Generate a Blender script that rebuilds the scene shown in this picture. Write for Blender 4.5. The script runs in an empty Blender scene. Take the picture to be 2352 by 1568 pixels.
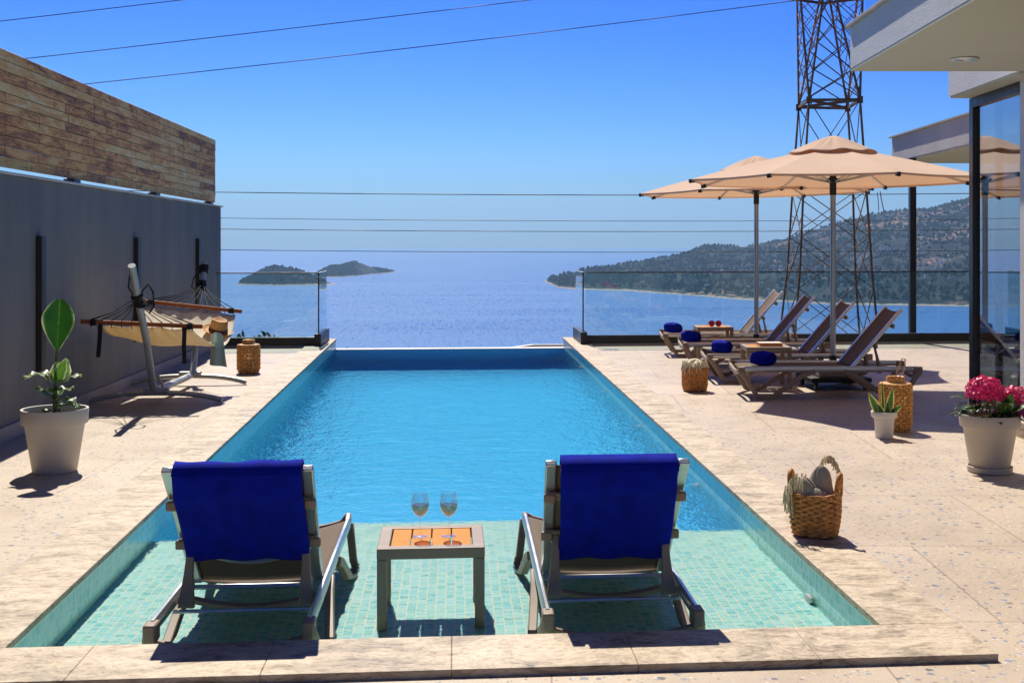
import bpy, bmesh, math, random
from mathutils import Vector, Matrix, noise
R = math.radians
random.seed(7)
SC = bpy.context.scene
COL = SC.collection
# ------------------------------------------------------------------ camera, sky, sun, exposure
TH = math.atan(222 / 2750)                      # yaw of camera (and of the house) against the pool axis
CO, SI = math.cos(TH), math.sin(TH)
EYE = 1.55
cam_d = bpy.data.cameras.new('camera')
cam = bpy.data.objects.new('camera', cam_d)
COL.objects.link(cam)
cam.location = (0, 0, EYE)
cam.rotation_euler = (R(90), 0, -TH)
cam_d.sensor_width = 36
cam_d.lens = 2750 / 2352 * 36
cam_d.shift_x = -91 / 2352
cam_d.shift_y = -(784 - 558) / 2352
cam_d.clip_start = 0.05
cam_d.clip_end = 200000
SC.camera = cam
SUN_EL, SUN_AZ = 52.0, -8.5                     # azimuth from +Y, clockwise positive
W = bpy.data.worlds.new('World')
SC.world = W
W.use_nodes = True
wn, wl = W.node_tree.nodes, W.node_tree.links
wn.clear()
wo = wn.new('ShaderNodeOutputWorld')
bg = wn.new('ShaderNodeBackground')
sky = wn.new('ShaderNodeTexSky')
sky.sky_type = 'NISHITA'
sky.sun_disc = False
sky.sun_elevation = R(SUN_EL)
sky.sun_rotation = R(SUN_AZ)
sky.altitude = 150
sky.air_density = 1.0
sky.dust_density = 0.6
sky.ozone_density = 2.5
tc = wn.new('ShaderNodeTexCoord')
sx = wn.new('ShaderNodeSeparateXYZ')
mx = wn.new('ShaderNodeMath'); mx.operation = 'MAXIMUM'; mx.inputs[1].default_value = 0.004
cx_ = wn.new('ShaderNodeCombineXYZ')
wl.new(tc.outputs['Generated'], sx.inputs[0])
wl.new(sx.outputs[0], cx_.inputs[0]); wl.new(sx.outputs[1], cx_.inputs[1])
wl.new(sx.outputs[2], mx.inputs[0]); wl.new(mx.outputs[0], cx_.inputs[2])
wl.new(cx_.outputs[0], sky.inputs[0])
hs = wn.new('ShaderNodeHueSaturation')
hs.inputs['Saturation'].default_value = 1.3
hs.inputs['Hue'].default_value = 0.5
hs.inputs['Value'].default_value = 1.0
def wscale(sock, k):
    nd = wn.new('ShaderNodeVectorMath'); nd.operation = 'SCALE'; nd.inputs['Scale'].default_value = k
    wl.new(sock, nd.inputs[0])
    return nd.outputs[0]
gm = wn.new('ShaderNodeGamma'); gm.inputs[1].default_value = 2.15      # deep polarised blue overhead
wl.new(wscale(sky.outputs[0], 0.1), gm.inputs[0])
wl.new(wscale(gm.outputs[0], 12.0), hs.inputs['Color'])
tn = wn.new('ShaderNodeVectorMath'); tn.operation = 'MULTIPLY'; tn.inputs[1].default_value = (0.32, 0.52, 1.0)
wl.new(hs.outputs[0], tn.inputs[0])
wl.new(tn.outputs[0], bg.inputs[0])
bg.inputs[1].default_value = 0.10
wl.new(bg.outputs[0], wo.inputs[0])
sun_d = bpy.data.lights.new('sun', 'SUN')
sun_d.energy = 5.0
sun_d.angle = R(0.5)
sun_d.color = (1.0, 0.93, 0.82)
sun = bpy.data.objects.new('sun', sun_d)
COL.objects.link(sun)
sv = Vector((math.sin(R(SUN_AZ)) * math.cos(R(SUN_EL)), math.cos(R(SUN_AZ)) * math.cos(R(SUN_EL)), math.sin(R(SUN_EL))))
sun.rotation_euler = sv.to_track_quat('Z', 'Y').to_euler()
sun.location = (0, 0, 30)
sun_d.cycles.is_caustics_light = True
SC.view_settings.view_transform = 'Standard'
SC.view_settings.look = 'None'
SC.view_settings.exposure = 0.45
SC.view_settings.gamma = 1.0
SC.cycles.use_denoising = True
SC.cycles.max_bounces = 10
SC.cycles.transparent_max_bounces = 24
SC.cycles.sample_clamp_indirect = 6.0
SC.cycles.blur_glossy = 0.5


def CF(cx, d, z=0.0):
    """lateral and depth along the house axis -> world"""
    return Vector((cx * CO + d * SI, -cx * SI + d * CO, z))


# ------------------------------------------------------------------ materials
class NT:
    def __init__(s, name):
        s.m = bpy.data.materials.new(name)
        s.m.use_nodes = True
        s.n, s.l = s.m.node_tree.nodes, s.m.node_tree.links
        s.p = s.n['Principled BSDF']
        s.out = s.n['Material Output']

    def new(s, t, **kw):
        nd = s.n.new('ShaderNode' + t)
        for k, v in kw.items():
            if k in nd.inputs:
                s.set(nd.inputs[k], v)
            else:
                setattr(nd, k, v)
        return nd

    def set(s, sock, v):
        if isinstance(v, bpy.types.NodeSocket):
            s.l.new(v, sock)
        elif isinstance(v, bpy.types.Node):
            s.l.new(v.outputs[0], sock)
        else:
            if hasattr(sock.default_value, '__len__') and len(sock.default_value) == 4 and len(v) == 3:
                v = (*v, 1)
            sock.default_value = v

    def P(s, **kw):
        for k, v in kw.items():
            s.set(s.p.inputs[k.replace('_', ' ')], v)

    def pos(s, scale=(1, 1, 1), space='w', rot=(0, 0, 0)):
        src = s.new('NewGeometry').outputs['Position'] if space == 'w' else s.new('TexCoord').outputs['Object']
        mp = s.new('Mapping')
        mp.inputs['Scale'].default_value = scale
        mp.inputs['Rotation'].default_value = rot
        s.l.new(src, mp.inputs[0])
        return mp.outputs[0]

    def noise(s, vec, scale, detail=3, rough=0.55, dist=0.0):
        return s.new('TexNoise', Vector=vec, Scale=scale, Detail=detail, Roughness=rough, Distortion=dist).outputs[0]

    def ramp(s, fac, stops):
        r = s.new('ValToRGB')
        e = r.color_ramp.elements
        while len(e) < len(stops):
            e.new(0.5)
        for i, (p, c) in enumerate(stops):
            e[i].position = p
            e[i].color = (*c, 1) if len(c) == 3 else c
        s.set(r.inputs[0], fac)
        return r.outputs[0]

    def mix(s, fac, a, b, mode='MIX'):
        m = s.new('MixRGB', blend_type=mode)
        s.set(m.inputs[0], fac); s.set(m.inputs[1], a); s.set(m.inputs[2], b)
        return m.outputs[0]

    def math(s, op, a, b=0.0, clamp=False):
        m = s.new('Math', operation=op, use_clamp=clamp)
        s.set(m.inputs[0], a); s.set(m.inputs[1], b)
        return m.outputs[0]

    def fresnel(s, ior):
        """same reflectance from both faces of a thin pane"""
        bf = s.new('NewGeometry').outputs['Backfacing']
        mr = s.new('MapRange'); s.set(mr.inputs[0], bf)
        mr.inputs[3].default_value = ior; mr.inputs[4].default_value = 1 / ior
        return s.new('Fresnel', IOR=mr.outputs[0]).outputs[0]

    def bump(s, h, strength=0.3, dist=0.01):
        b = s.new('Bump', Strength=strength, Distance=dist, Height=h)
        s.l.new(b.outputs[0], s.p.inputs['Normal'])
        return b.outputs[0]


def g3(v):
    return (v, v, v)


M = {}


def simple(key, col, rough=0.5, metal=0.0, var=0.12, scale=30, bump=0.0, bscale=120, space='o', spec=0.5, sheen=0.0):
    t = NT(key)
    v = t.pos(space=space)
    n = t.noise(v, scale, 4)
    dark = tuple(c * (1 - var) for c in col)
    lite = tuple(min(1, c * (1 + var)) for c in col)
    t.P(Base_Color=t.ramp(n, [(0.3, dark), (0.7, lite)]), Metallic=metal)
    t.P(Roughness=t.ramp(t.noise(v, scale * 0.4, 3), [(0.3, g3(max(0.02, rough - 0.08))), (0.7, g3(min(1, rough + 0.08)))]))
    t.set(t.p.inputs['Specular IOR Level'], spec)
    if sheen:
        t.P(Sheen_Weight=sheen)
    if bump:
        t.bump(t.noise(v, bscale, 3), bump, 0.004)
    M[key] = t.m
    return t


# --- terrazzo deck
def make_terrazzo():
    t = NT('terrazzo')
    v = t.pos(rot=(0, 0, TH))
    base = t.ramp(t.noise(v, 0.9, 6, 0.6), [(0.3, (0.415, 0.325, 0.228)), (0.7, (0.50, 0.40, 0.286))])
    base = t.mix(0.25, base, t.ramp(t.noise(v, 260, 2), [(0.35, (0.42, 0.32, 0.22)), (0.65, (0.78, 0.62, 0.45))]))
    for sc, lo, hi, cols in ((22, 0.10, 0.13, [(0.0, (0.07, 0.075, 0.09)), (0.3, (0.17, 0.23, 0.36)), (0.5, (0.20, 0.13, 0.07)), (0.72, (0.28, 0.33, 0.42)), (1.0, (0.11, 0.13, 0.17))]),
                             (46, 0.12, 0.17, [(0.0, (0.13, 0.10, 0.07)), (0.35, (0.20, 0.23, 0.30)), (0.6, (0.75, 0.64, 0.5)), (1.0, (0.12, 0.10, 0.09))]),
                             (60, 0.14, 0.2, [(0.0, (0.36, 0.28, 0.2)), (0.6, (0.45, 0.44, 0.46)), (1.0, (0.8, 0.68, 0.52))])):
        wob = t.new('VectorMath', operation='ADD')
        t.set(wob.inputs[0], v)
        nn = t.new('TexNoise', Vector=v, Scale=sc * 2.2, Detail=2)
        sc_ = t.new('VectorMath', operation='SCALE', Scale=0.5 / sc)
        t.set(sc_.inputs[0], nn.outputs[1]); t.set(wob.inputs[1], sc_.outputs[0])
        vo = t.new('TexVoronoi', Vector=wob.outputs[0], Scale=sc)
        vo.inputs['Randomness'].default_value = 1.0
        sep = t.new('SeparateColor'); t.set(sep.inputs[0], vo.outputs['Color'])
        size = t.math('MULTIPLY', sep.outputs[1], 0.43)
        mask = t.math('LESS_THAN', vo.outputs['Distance'], t.math('SUBTRACT', size, 0.05))
        base = t.mix(t.math('MULTIPLY', mask, 0.9), base, t.ramp(sep.outputs[0], cols))
    br = t.new('TexBrick', Vector=v, Scale=1.0, offset=0.5)
    br.inputs['Color1'].default_value = (1, 1, 1, 1); br.inputs['Color2'].default_value = (0.89, 0.88, 0.865, 1)
    br.inputs['Mortar'].default_value = (0.42, 0.33, 0.25, 1)
    br.inputs['Mortar Size'].default_value = 0.0042
    br.inputs['Mortar Smooth'].default_value = 0.2
    br.inputs['Brick Width'].default_value = 1.25
    br.inputs['Row Height'].default_value = 1.25
    base = t.mix(0.8, base, br.outputs[0], 'MULTIPLY')
    stain = t.ramp(t.noise(v, 0.45, 5, 0.65), [(0.35, (0.88, 0.87, 0.85)), (0.6, (1, 1, 1))])
    t.P(Base_Color=t.mix(0.8, base, stain, 'MULTIPLY'), Roughness=t.ramp(t.noise(v, 3, 4), [(0.3, g3(0.42)), (0.7, g3(0.62))]))
    t.bump(t.noise(v, 180, 3), 0.06, 0.002)
    M['terrazzo'] = t.m


def make_travertine():
    t = NT('travertine')
    v = t.pos()
    warp = t.new('TexNoise', Vector=t.pos((1, 1, 1)), Scale=2.2, Detail=4)
    add = t.new('VectorMath', operation='MULTIPLY_ADD')
    t.set(add.inputs[0], warp.outputs[1]); add.inputs[1].default_value = (0.25, 0.25, 0.25); t.set(add.inputs[2], t.pos())
    mp = t.new('Mapping', Vector=add.outputs[0]); mp.inputs['Scale'].default_value = (1.6, 4.2, 10)
    n1 = t.noise(mp.outputs[0], 1.6, 8, 0.66, 0.6)
    col = t.ramp(n1, [(0.34, (0.085, 0.057, 0.030)), (0.43, (0.24, 0.175, 0.10)), (0.49, (0.43, 0.33, 0.21)), (0.56, (0.55, 0.435, 0.295)), (0.70, (0.65, 0.545, 0.40))])
    n2 = t.noise(mp.outputs[0], 9, 5, 0.7)
    col = t.mix(0.45, col, t.ramp(n2, [(0.38, (0.16, 0.12, 0.08)), (0.50, (0.53, 0.42, 0.285)), (0.7, (0.66, 0.56, 0.42))]))
    pits = t.ramp(t.noise(mp.outputs[0], 26, 3, 0.6), [(0.56, (1, 1, 1)), (0.66, (0.38, 0.31, 0.24))])
    col = t.mix(0.5, col, pits, 'MULTIPLY')
    t.P(Base_Color=col, Roughness=0.6)
    t.bump(t.noise(mp.outputs[0], 22, 4), 0.15, 0.004)
    M['travertine'] = t.m


def make_tile(key, axis, deep=False):
    t = NT(key)
    g = t.new('NewGeometry').outputs['Position']
    sep = t.new('SeparateXYZ'); t.set(sep.inputs[0], g)
    cmb = t.new('CombineXYZ')
    a, b = {'xy': (0, 1), 'yz': (1, 2), 'xz': (0, 2)}[axis]
    t.set(cmb.inputs[0], sep.outputs[a]); t.set(cmb.inputs[1], sep.outputs[b])
    v = cmb.outputs[0]
    br = t.new('TexBrick', Vector=v, Scale=1.0, offset=0.0, squash=1.0)
    br.inputs['Color1'].default_value = (0, 0, 0, 1); br.inputs['Color2'].default_value = (1, 1, 1, 1)
    br.inputs['Mortar'].default_value = (0.5, 0.5, 0.5, 1)
    w, hh = {'xy': (0.046, 0.026), 'yz': (0.026, 0.046), 'xz': (0.046, 0.026)}[axis]
    br.inputs['Brick Width'].default_value = w
    br.inputs['Row Height'].default_value = hh
    br.inputs['Mortar Size'].default_value = 0.0021
    br.inputs['Mortar Smooth'].default_value = 0.0
    br.inputs['Bias'].default_value = 0.0
    rnd = br.outputs[0]
    col = t.ramp(rnd, [(0.0, (0.06, 0.48, 0.50)), (0.2, (0.24, 0.70, 0.64)), (0.45, (0.42, 0.80, 0.71)), (0.62, (0.12, 0.60, 0.62)), (0.8, (0.48, 0.82, 0.78)), (1.0, (0.20, 0.66, 0.76))])
    col = t.mix(0.3, col, t.ramp(t.noise(v, 5, 5), [(0.3, (0.20, 0.68, 0.70)), (0.7, (0.42, 0.80, 0.71))]))
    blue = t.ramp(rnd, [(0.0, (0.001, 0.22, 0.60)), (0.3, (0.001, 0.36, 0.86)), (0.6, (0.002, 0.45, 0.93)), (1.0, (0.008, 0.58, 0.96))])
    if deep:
        col = blue  # water's absorption of light painted into the deep tile and grout colour
    elif axis == 'yz':                      # light lost in deeper water painted in: side tiles blend to blue
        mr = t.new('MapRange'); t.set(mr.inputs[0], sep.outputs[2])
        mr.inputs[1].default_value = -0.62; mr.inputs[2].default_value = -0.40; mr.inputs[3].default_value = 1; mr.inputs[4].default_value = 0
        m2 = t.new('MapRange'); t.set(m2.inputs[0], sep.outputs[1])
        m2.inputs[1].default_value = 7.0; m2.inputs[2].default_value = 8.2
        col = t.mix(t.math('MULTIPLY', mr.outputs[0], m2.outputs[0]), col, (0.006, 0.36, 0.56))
    col = t.mix(br.outputs[1], col, (0.16, 0.76, 0.96) if deep else (0.82, 0.80, 0.58))
    t.P(Base_Color=col, Roughness=0.25)
    M[key] = t.m


def make_water():
    t = NT('pool_water')
    t.n.remove(t.p)
    rf = t.new('BsdfRefraction', IOR=1.33, Roughness=0.0)
    rf.inputs['Color'].default_value = (1, 1, 1, 1)
    gs = t.new('BsdfGlossy', Roughness=0.03)
    v = t.pos()
    n1 = t.noise(v, 9, 3, 0.55, 0.3)
    n2 = t.noise(v, 30, 3, 0.6, 0.2)
    sep = t.new('SeparateXYZ'); t.set(sep.inputs[0], t.new('NewGeometry').outputs['Position'])
    mr = t.new('MapRange'); t.set(mr.inputs[0], sep.outputs[1])       # calm over the shelf and at the weir
    mr.inputs[1].default_value = 6.2; mr.inputs[2].default_value = 8.6; mr.inputs[3].default_value = 0.10; mr.inputs[4].default_value = 1.0
    m2 = t.new('MapRange'); t.set(m2.inputs[0], sep.outputs[1])
    m2.inputs[1].default_value = 16.0; m2.inputs[2].default_value = 18.3; m2.inputs[3].default_value = 1.0; m2.inputs[4].default_value = 0.25
    calm = t.math('MULTIPLY', mr.outputs[0], m2.outputs[0])
    b = t.new('Bump', Distance=0.07, Height=t.math('ADD', t.math('MULTIPLY', n1, 0.7), t.math('MULTIPLY', n2, 0.3)))
    t.set(b.inputs['Strength'], calm)
    t.set(rf.inputs['Normal'], b.outputs[0])
    b2 = t.new('Bump', Distance=0.011, Height=t.math('ADD', n1, t.math('MULTIPLY', n2, 0.8)))
    t.set(b2.inputs['Strength'], t.math('MAXIMUM', calm, 0.16))
    t.set(gs.inputs['Normal'], b2.outputs[0])
    fr = t.new('Fresnel', IOR=1.33)
    ms = t.new('MixShader'); t.set(ms.inputs[0], t.math('MULTIPLY', fr.outputs[0], 0.085))
    t.l.new(rf.outputs[0], ms.inputs[1]); t.l.new(gs.outputs[0], ms.inputs[2])
    t.set(t.out.inputs[0], ms.outputs[0])
    M['pool_water'] = t.m


def make_glass(key, tint, refl=1.0, base=0.04):
    t = NT(key)
    t.n.remove(t.p)
    tr = t.new('BsdfTransparent'); tr.inputs[0].default_value = (*tint, 1)
    gs = t.new('BsdfGlossy', Roughness=0.0); gs.inputs[0].default_value = (1, 1, 1, 1)
    fr = t.fresnel(1.5)
    f = t.math('MULTIPLY', fr, refl, True)
    mxs = t.new('MixShader'); t.set(mxs.inputs[0], f)
    t.l.new(tr.outputs[0], mxs.inputs[1]); t.l.new(gs.outputs[0], mxs.inputs[2])
    t.set(t.out.inputs[0], mxs.outputs[0])
    M[key] = t.m


def make_sea():
    t = NT('sea')
    n0 = t.noise(t.pos((0.0009, 0.0030, 1)), 1.0, 6, 0.6, 0.5)
    n1 = t.noise(t.pos((0.02, 0.02, 1)), 1.0, 12, 0.74)
    n2 = t.noise(t.pos((0.10, 0.05, 1)), 1.0, 6, 0.68)
    hgt = t.math('ADD', t.math('MULTIPLY', n1, 6.0), t.math('MULTIPLY', n2, 4.0))
    hgt = t.math('ADD', hgt, 0.0)
    col = t.ramp(n0, [(0.35, (0.001, 0.095, 0.31)), (0.65, (0.004, 0.125, 0.37))])
    n3 = t.noise(t.pos((0.22, 0.010, 1)), 1.0, 4, 0.6)                # wind rows
    gl = t.math('ADD', t.math('MULTIPLY', n3, 0.72), t.math('MULTIPLY', n0, 0.28))
    t.P(Base_Color=col, Roughness=t.ramp(gl, [(0.38, g3(0.24)), (0.50, g3(0.42)), (0.62, g3(0.62))]), IOR=1.33)
    t.set(t.p.inputs['Specular IOR Level'], 0.46)
    t.bump(hgt, 0.6, 1.0)
    M['sea'] = t.m


def make_hill(key, cols, patch=0.0):
    t = NT(key)
    v = t.pos()
    a = t.noise(v, 0.012, 8, 0.68)
    b = t.noise(v, 0.05, 5, 0.7)
    f = t.math('ADD', t.math('MULTIPLY', a, 0.6), t.math('MULTIPLY', b, 0.4))
    col = t.ramp(f, cols)
    if patch:
        pm = t.noise(t.pos((1, 1, 1)), 0.0016, 3, 0.5)
        pd = t.noise(v, 0.022, 5, 0.75)
        mk = t.math('MULTIPLY', t.ramp(pm, [(0.52, g3(0)), (0.62, g3(1))]), t.ramp(pd, [(0.50, g3(0)), (0.60, g3(1))]))
        col = t.mix(t.math('MULTIPLY', mk, patch), col, (0.50, 0.29, 0.21))
    sep = t.new('SeparateXYZ'); t.set(sep.inputs[0], v)
    sh = t.new('MapRange'); t.set(sh.inputs[0], t.math('ADD', sep.outputs[2], t.math('MULTIPLY', b, 10.0)))
    sh.inputs[1].default_value = -143; sh.inputs[2].default_value = -141; sh.inputs[3].default_value = 1; sh.inputs[4].default_value = 0
    col = t.mix(sh.outputs[0], col, (0.40, 0.33, 0.26))
    t.P(Base_Color=col, Roughness=0.95)
    t.set(t.p.inputs['Specular IOR Level'], 0.1)
    t.bump(f, 1.0, 12)
    M[key] = t.m


def make_stucco(key, a, b, bscale=55, bs=0.55):
    t = NT(key)
    v = t.pos()
    col = t.ramp(t.noise(v, 1.2, 5, 0.6), [(0.3, a), (0.7, b)])
    t.P(Base_Color=col, Roughness=0.9)
    t.set(t.p.inputs['Specular IOR Level'], 0.2)
    t.bump(t.noise(v, bscale, 4, 0.65), bs, 0.012)
    M[key] = t.m


def make_grey_wall():
    t = NT('grey_render')
    v = t.pos()
    streak = t.noise(t.pos((1, 1.2, 0.18)), 3.0, 6, 0.6)
    cloud = t.noise(v, 0.7, 4)
    col = t.ramp(t.math('ADD', t.math('MULTIPLY', streak, 0.5), t.math('MULTIPLY', cloud, 0.5)), [(0.32, (0.165, 0.168, 0.160)), (0.5, (0.215, 0.212, 0.196)), (0.68, (0.275, 0.264, 0.236))])
    t.P(Base_Color=col, Roughness=0.85)
    t.bump(t.noise(v, 90, 3), 0.15, 0.004)
    M['grey_render'] = t.m


def make_planks():
    t = NT('weathered_planks')
    g = t.new('NewGeometry').outputs['Position']
    sep = t.new('SeparateXYZ'); t.set(sep.inputs[0], g)
    cmb = t.new('CombineXYZ'); t.set(cmb.inputs[0], sep.outputs[1]); t.set(cmb.inputs[1], t.math('SUBTRACT', sep.outputs[2], 2.160))
    br = t.new('TexBrick', Vector=cmb.outputs[0], Scale=1.0, offset=0.43, offset_frequency=2)
    br.inputs['Color1'].default_value = (0, 0, 0, 1); br.inputs['Color2'].default_value = (1, 1, 1, 1); br.inputs['Mortar'].default_value = (0, 0, 0, 1)
    br.inputs['Brick Width'].default_value = 2.3; br.inputs['Row Height'].default_value = 0.0865
    br.inputs['Mortar Size'].default_value = 0.0025; br.inputs['Mortar Smooth'].default_value = 0
    rnd = br.outputs[0]
    off = t.new('CombineXYZ'); t.set(off.inputs[2], t.math('MULTIPLY', rnd, 40.0))
    vv = t.new('VectorMath', operation='ADD'); t.set(vv.inputs[0], g); t.set(vv.inputs[1], off.outputs[0])
    mp = t.new('Mapping', Vector=vv.outputs[0]); mp.inputs['Scale'].default_value = (1, 1.3, 9)
    grain = t.noise(mp.outputs[0], 6, 8, 0.62, 1.2)
    mp2 = t.new('Mapping', Vector=vv.outputs[0]); mp2.inputs['Scale'].default_value = (1, 1.1, 6)
    blot = t.noise(mp2.outputs[0], 1.5, 5, 0.6, 0.8)
    f = t.math('ADD', t.math('MULTIPLY', blot, 0.5), t.math('ADD', t.math('MULTIPLY', grain, 0.37), t.math('MULTIPLY', rnd, 0.13)))
    col = t.ramp(f, [(0.36, (0.22, 0.078, 0.010)), (0.44, (0.60, 0.205, 0.030)), (0.50, (0.88, 0.39, 0.070)), (0.56, (0.94, 0.56, 0.15)), (0.65, (0.95, 0.74, 0.36))])
    # nail rows and dark drips every 0.8 m
    fr = t.math('FRACT', t.math('MULTIPLY', sep.outputs[1], 1.25))
    nail = t.math('LESS_THAN', t.math('ABSOLUTE', t.math('SUBTRACT', fr, 0.5)), 0.02)
    nz = t.ramp(t.noise(g, 14, 4, 0.7), [(0.5, g3(0)), (0.58, g3(1))])
    col = t.mix(t.math('MULTIPLY', t.math('MULTIPLY', nail, nz), 0.75), col, (0.06, 0.03, 0.02))
    col = t.mix(br.outputs[1], col, (0.03, 0.018, 0.01))
    t.P(Base_Color=col, Roughness=0.62)
    t.bump(grain, 0.25, 0.006)
    M['weathered_planks'] = t.m


def make_wood(key, a, b, sc=(1, 1, 1)):
    t = NT(key)
    mp = t.pos(sc, 'o')
    n = t.noise(mp, 9, 6, 0.6, 1.0)
    t.P(Base_Color=t.ramp(n, [(0.3, a), (0.7, b)]), Roughness=0.65)
    t.set(t.p.inputs['Specular IOR Level'], 0.15)
    t.bump(n, 0.12, 0.003)
    M[key] = t.m


def make_fabric(key, col, var=0.15, scale=420, transl=0.0, rough=0.9, big=8, tcol=None, sheen=0.25):
    t = NT(key)
    v = t.pos(space='o')
    n = t.noise(v, big, 4)
    w = t.noise(v, scale, 2)
    c = t.ramp(n, [(0.3, tuple(x * (1 - var) for x in col)), (0.7, tuple(min(1, x * (1 + var)) for x in col))])
    c = t.mix(0.35, c, t.ramp(w, [(0.35, tuple(x * 0.6 for x in col)), (0.65, tuple(min(1, x * 1.3) for x in col))]))
    t.P(Base_Color=c, Roughness=rough, Sheen_Weight=sheen)
    t.set(t.p.inputs['Specular IOR Level'], 0.2)
    t.bump(w, 0.3, 0.003)
    if transl:
        tl = t.new('BsdfTranslucent'); t.set(tl.inputs[0], tcol if tcol else c)
        ms = t.new('MixShader'); ms.inputs[0].default_value = transl
        t.l.new(t.p.outputs[0], ms.inputs[1]); t.l.new(tl.outputs[0], ms.inputs[2])
        t.set(t.out.inputs[0], ms.outputs[0])
    M[key] = t.m


def make_leaf(key, stops, transl=0.35, axis=0, vein=True, scale=14):
    """leaf colour across its width: uv.x runs from rim (0) over midrib (.5) to rim (1)"""
    t = NT(key)
    uv = t.new('TexCoord').outputs['UV']
    sep = t.new('SeparateXYZ'); t.set(sep.inputs[0], uv)
    d = t.math('MULTIPLY', t.math('ABSOLUTE', t.math('SUBTRACT', sep.outputs[0], 0.5)), 2.0)
    wob = t.math('ADD', d, t.math('MULTIPLY', t.math('SUBTRACT', t.noise(t.pos(space='o'), scale, 4, 0.7), 0.5), 0.55))
    col = t.ramp(wob, stops)
    if vein:
        fr = t.math('FRACT', t.math('ADD', t.math('MULTIPLY', sep.outputs[1], 16.0), t.math('MULTIPLY', d, -4.0)))
        vn = t.ramp(fr, [(0.0, g3(0.72)), (0.25, g3(1.0)), (0.85, g3(1.12)), (1.0, g3(0.72))])
        col = t.mix(0.7, col, vn, 'MULTIPLY')
    t.P(Base_Color=col, Roughness=0.38)
    tl = t.new('BsdfTranslucent'); t.set(tl.inputs[0], col)
    ms = t.new('MixShader'); ms.inputs[0].default_value = transl
    t.l.new(t.p.outputs[0], ms.inputs[1]); t.l.new(tl.outputs[0], ms.inputs[2])
    t.set(t.out.inputs[0], ms.outputs[0])
    M[key] = t.m


make_terrazzo(); make_travertine(); make_water(); make_sea(); make_grey_wall(); make_planks()
for k, a in (('tile_floor', 'xy'), ('tile_side', 'yz'), ('tile_end', 'xz')):
    make_tile(k, a)
make_tile('tile_deep', 'xy', True)
make_tile('tile_deep_end', 'xz', True)
make_glass('fence_glass', (0.86, 0.95, 0.95), 0.9)
make_glass('door_glass', (0.42, 0.50, 0.56), 2.6)
make_glass('wine_glass', (0.97, 0.98, 0.98), 1.6)
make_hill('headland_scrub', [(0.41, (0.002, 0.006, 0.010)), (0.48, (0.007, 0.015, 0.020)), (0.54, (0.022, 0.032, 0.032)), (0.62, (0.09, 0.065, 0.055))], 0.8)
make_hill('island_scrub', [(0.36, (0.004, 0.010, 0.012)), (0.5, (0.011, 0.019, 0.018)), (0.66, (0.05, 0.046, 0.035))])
make_hill('hillside_scrub', [(0.36, (0.03, 0.04, 0.02)), (0.5, (0.09, 0.08, 0.045)), (0.66, (0.22, 0.17, 0.11))])
make_stucco('stucco_white', (0.60, 0.60, 0.60), (0.72, 0.71, 0.69))
make_stucco('stucco_wing', (0.50, 0.47, 0.45), (0.60, 0.56, 0.53))
make_stucco('soffit_paint', (0.55, 0.54, 0.43), (0.59, 0.58, 0.46), 140, 0.08)
make_stucco('skirting_stone', (0.34, 0.32, 0.30), (0.46, 0.43, 0.40), 60, 0.2)
make_wood('teak', (0.50, 0.185, 0.022), (0.64, 0.27, 0.038), (2, 14, 14))
make_wood('spreader_wood', (0.22, 0.06, 0.02), (0.42, 0.14, 0.05), (2, 14, 14))
simple('dark_metal', (0.022, 0.022, 0.025), 0.4, 0.3, 0.15, 8)
simple('lamp_bar_metal', (0.035, 0.028, 0.022), 0.45, 0.2, 0.15, 8)
simple('aluminium', (0.62, 0.62, 0.60), 0.32, 0.85, 0.06, 6)
simple('taupe_plastic', (0.275, 0.20, 0.135), 0.5, 0, 0.06, 10, 0.05, 300)
simple('stand_metal', (0.40, 0.42, 0.40), 0.42, 0.3, 0.1, 8)
simple('black_plastic', (0.012, 0.012, 0.012), 0.5, 0, 0.1, 12)
simple('steel_pole', (0.46, 0.46, 0.45), 0.33, 0.9, 0.06, 4)
simple('concrete', (0.34, 0.31, 0.27), 0.9, 0, 0.15, 12, 0.2, 80)
simple('rusty_steel', (0.25, 0.145, 0.085), 0.8, 0.1, 0.5, 1.2, 0.1, 30, 'w')
simple('cable', (0.16, 0.14, 0.12), 0.6, 0.5, 0.1, 1)
simple('rope_black', (0.01, 0.01, 0.011), 0.8, 0, 0.2, 60, 0.3, 300)
simple('pot_cream', (0.62, 0.575, 0.48), 0.55, 0, 0.04, 8, 0.05, 150)
simple('pot_taupe', (0.54, 0.475, 0.38), 0.55, 0, 0.04, 8, 0.05, 150)
simple('pot_white', (0.66, 0.64, 0.60), 0.5, 0, 0.04, 8, 0.05, 150)
simple('soil', (0.05, 0.035, 0.025), 0.95, 0, 0.4, 40, 0.6, 60)
simple('wicker', (0.54, 0.22, 0.045), 0.55, 0, 0.6, 40, 0.4, 220)
simple('wicker_pale', (0.62, 0.30, 0.075), 0.5, 0, 0.5, 45, 0.4, 220)
simple('straw', (0.52, 0.235, 0.055), 0.7, 0, 0.25, 60, 0.5, 260)
simple('hat_band', (0.10, 0.035, 0.025), 0.8, 0, 0.7, 70)
simple('fringe', (0.74, 0.62, 0.38), 0.9, 0, 0.35, 50)
simple('fringe_pale', (0.80, 0.68, 0.48), 0.9, 0, 0.4, 50)
simple('stem', (0.10, 0.13, 0.03), 0.6, 0, 0.3, 20)
simple('book_cover', (0.62, 0.56, 0.46), 0.6, 0, 0.1, 10)
simple('book_pages', (0.62, 0.30, 0.09), 0.8, 0, 0.25, 90)
simple('red_lens', (0.45, 0.02, 0.012), 0.15, 0, 0.3, 40)
simple('white_plastic', (0.9, 0.92, 0.9), 0.35, 0, 0.04, 8)
simple('interior_wall', (0.22, 0.21, 0.2), 0.9, 0, 0.1, 1)
simple('interior_floor', (0.35, 0.30, 0.25), 0.5, 0, 0.1, 1)
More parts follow.
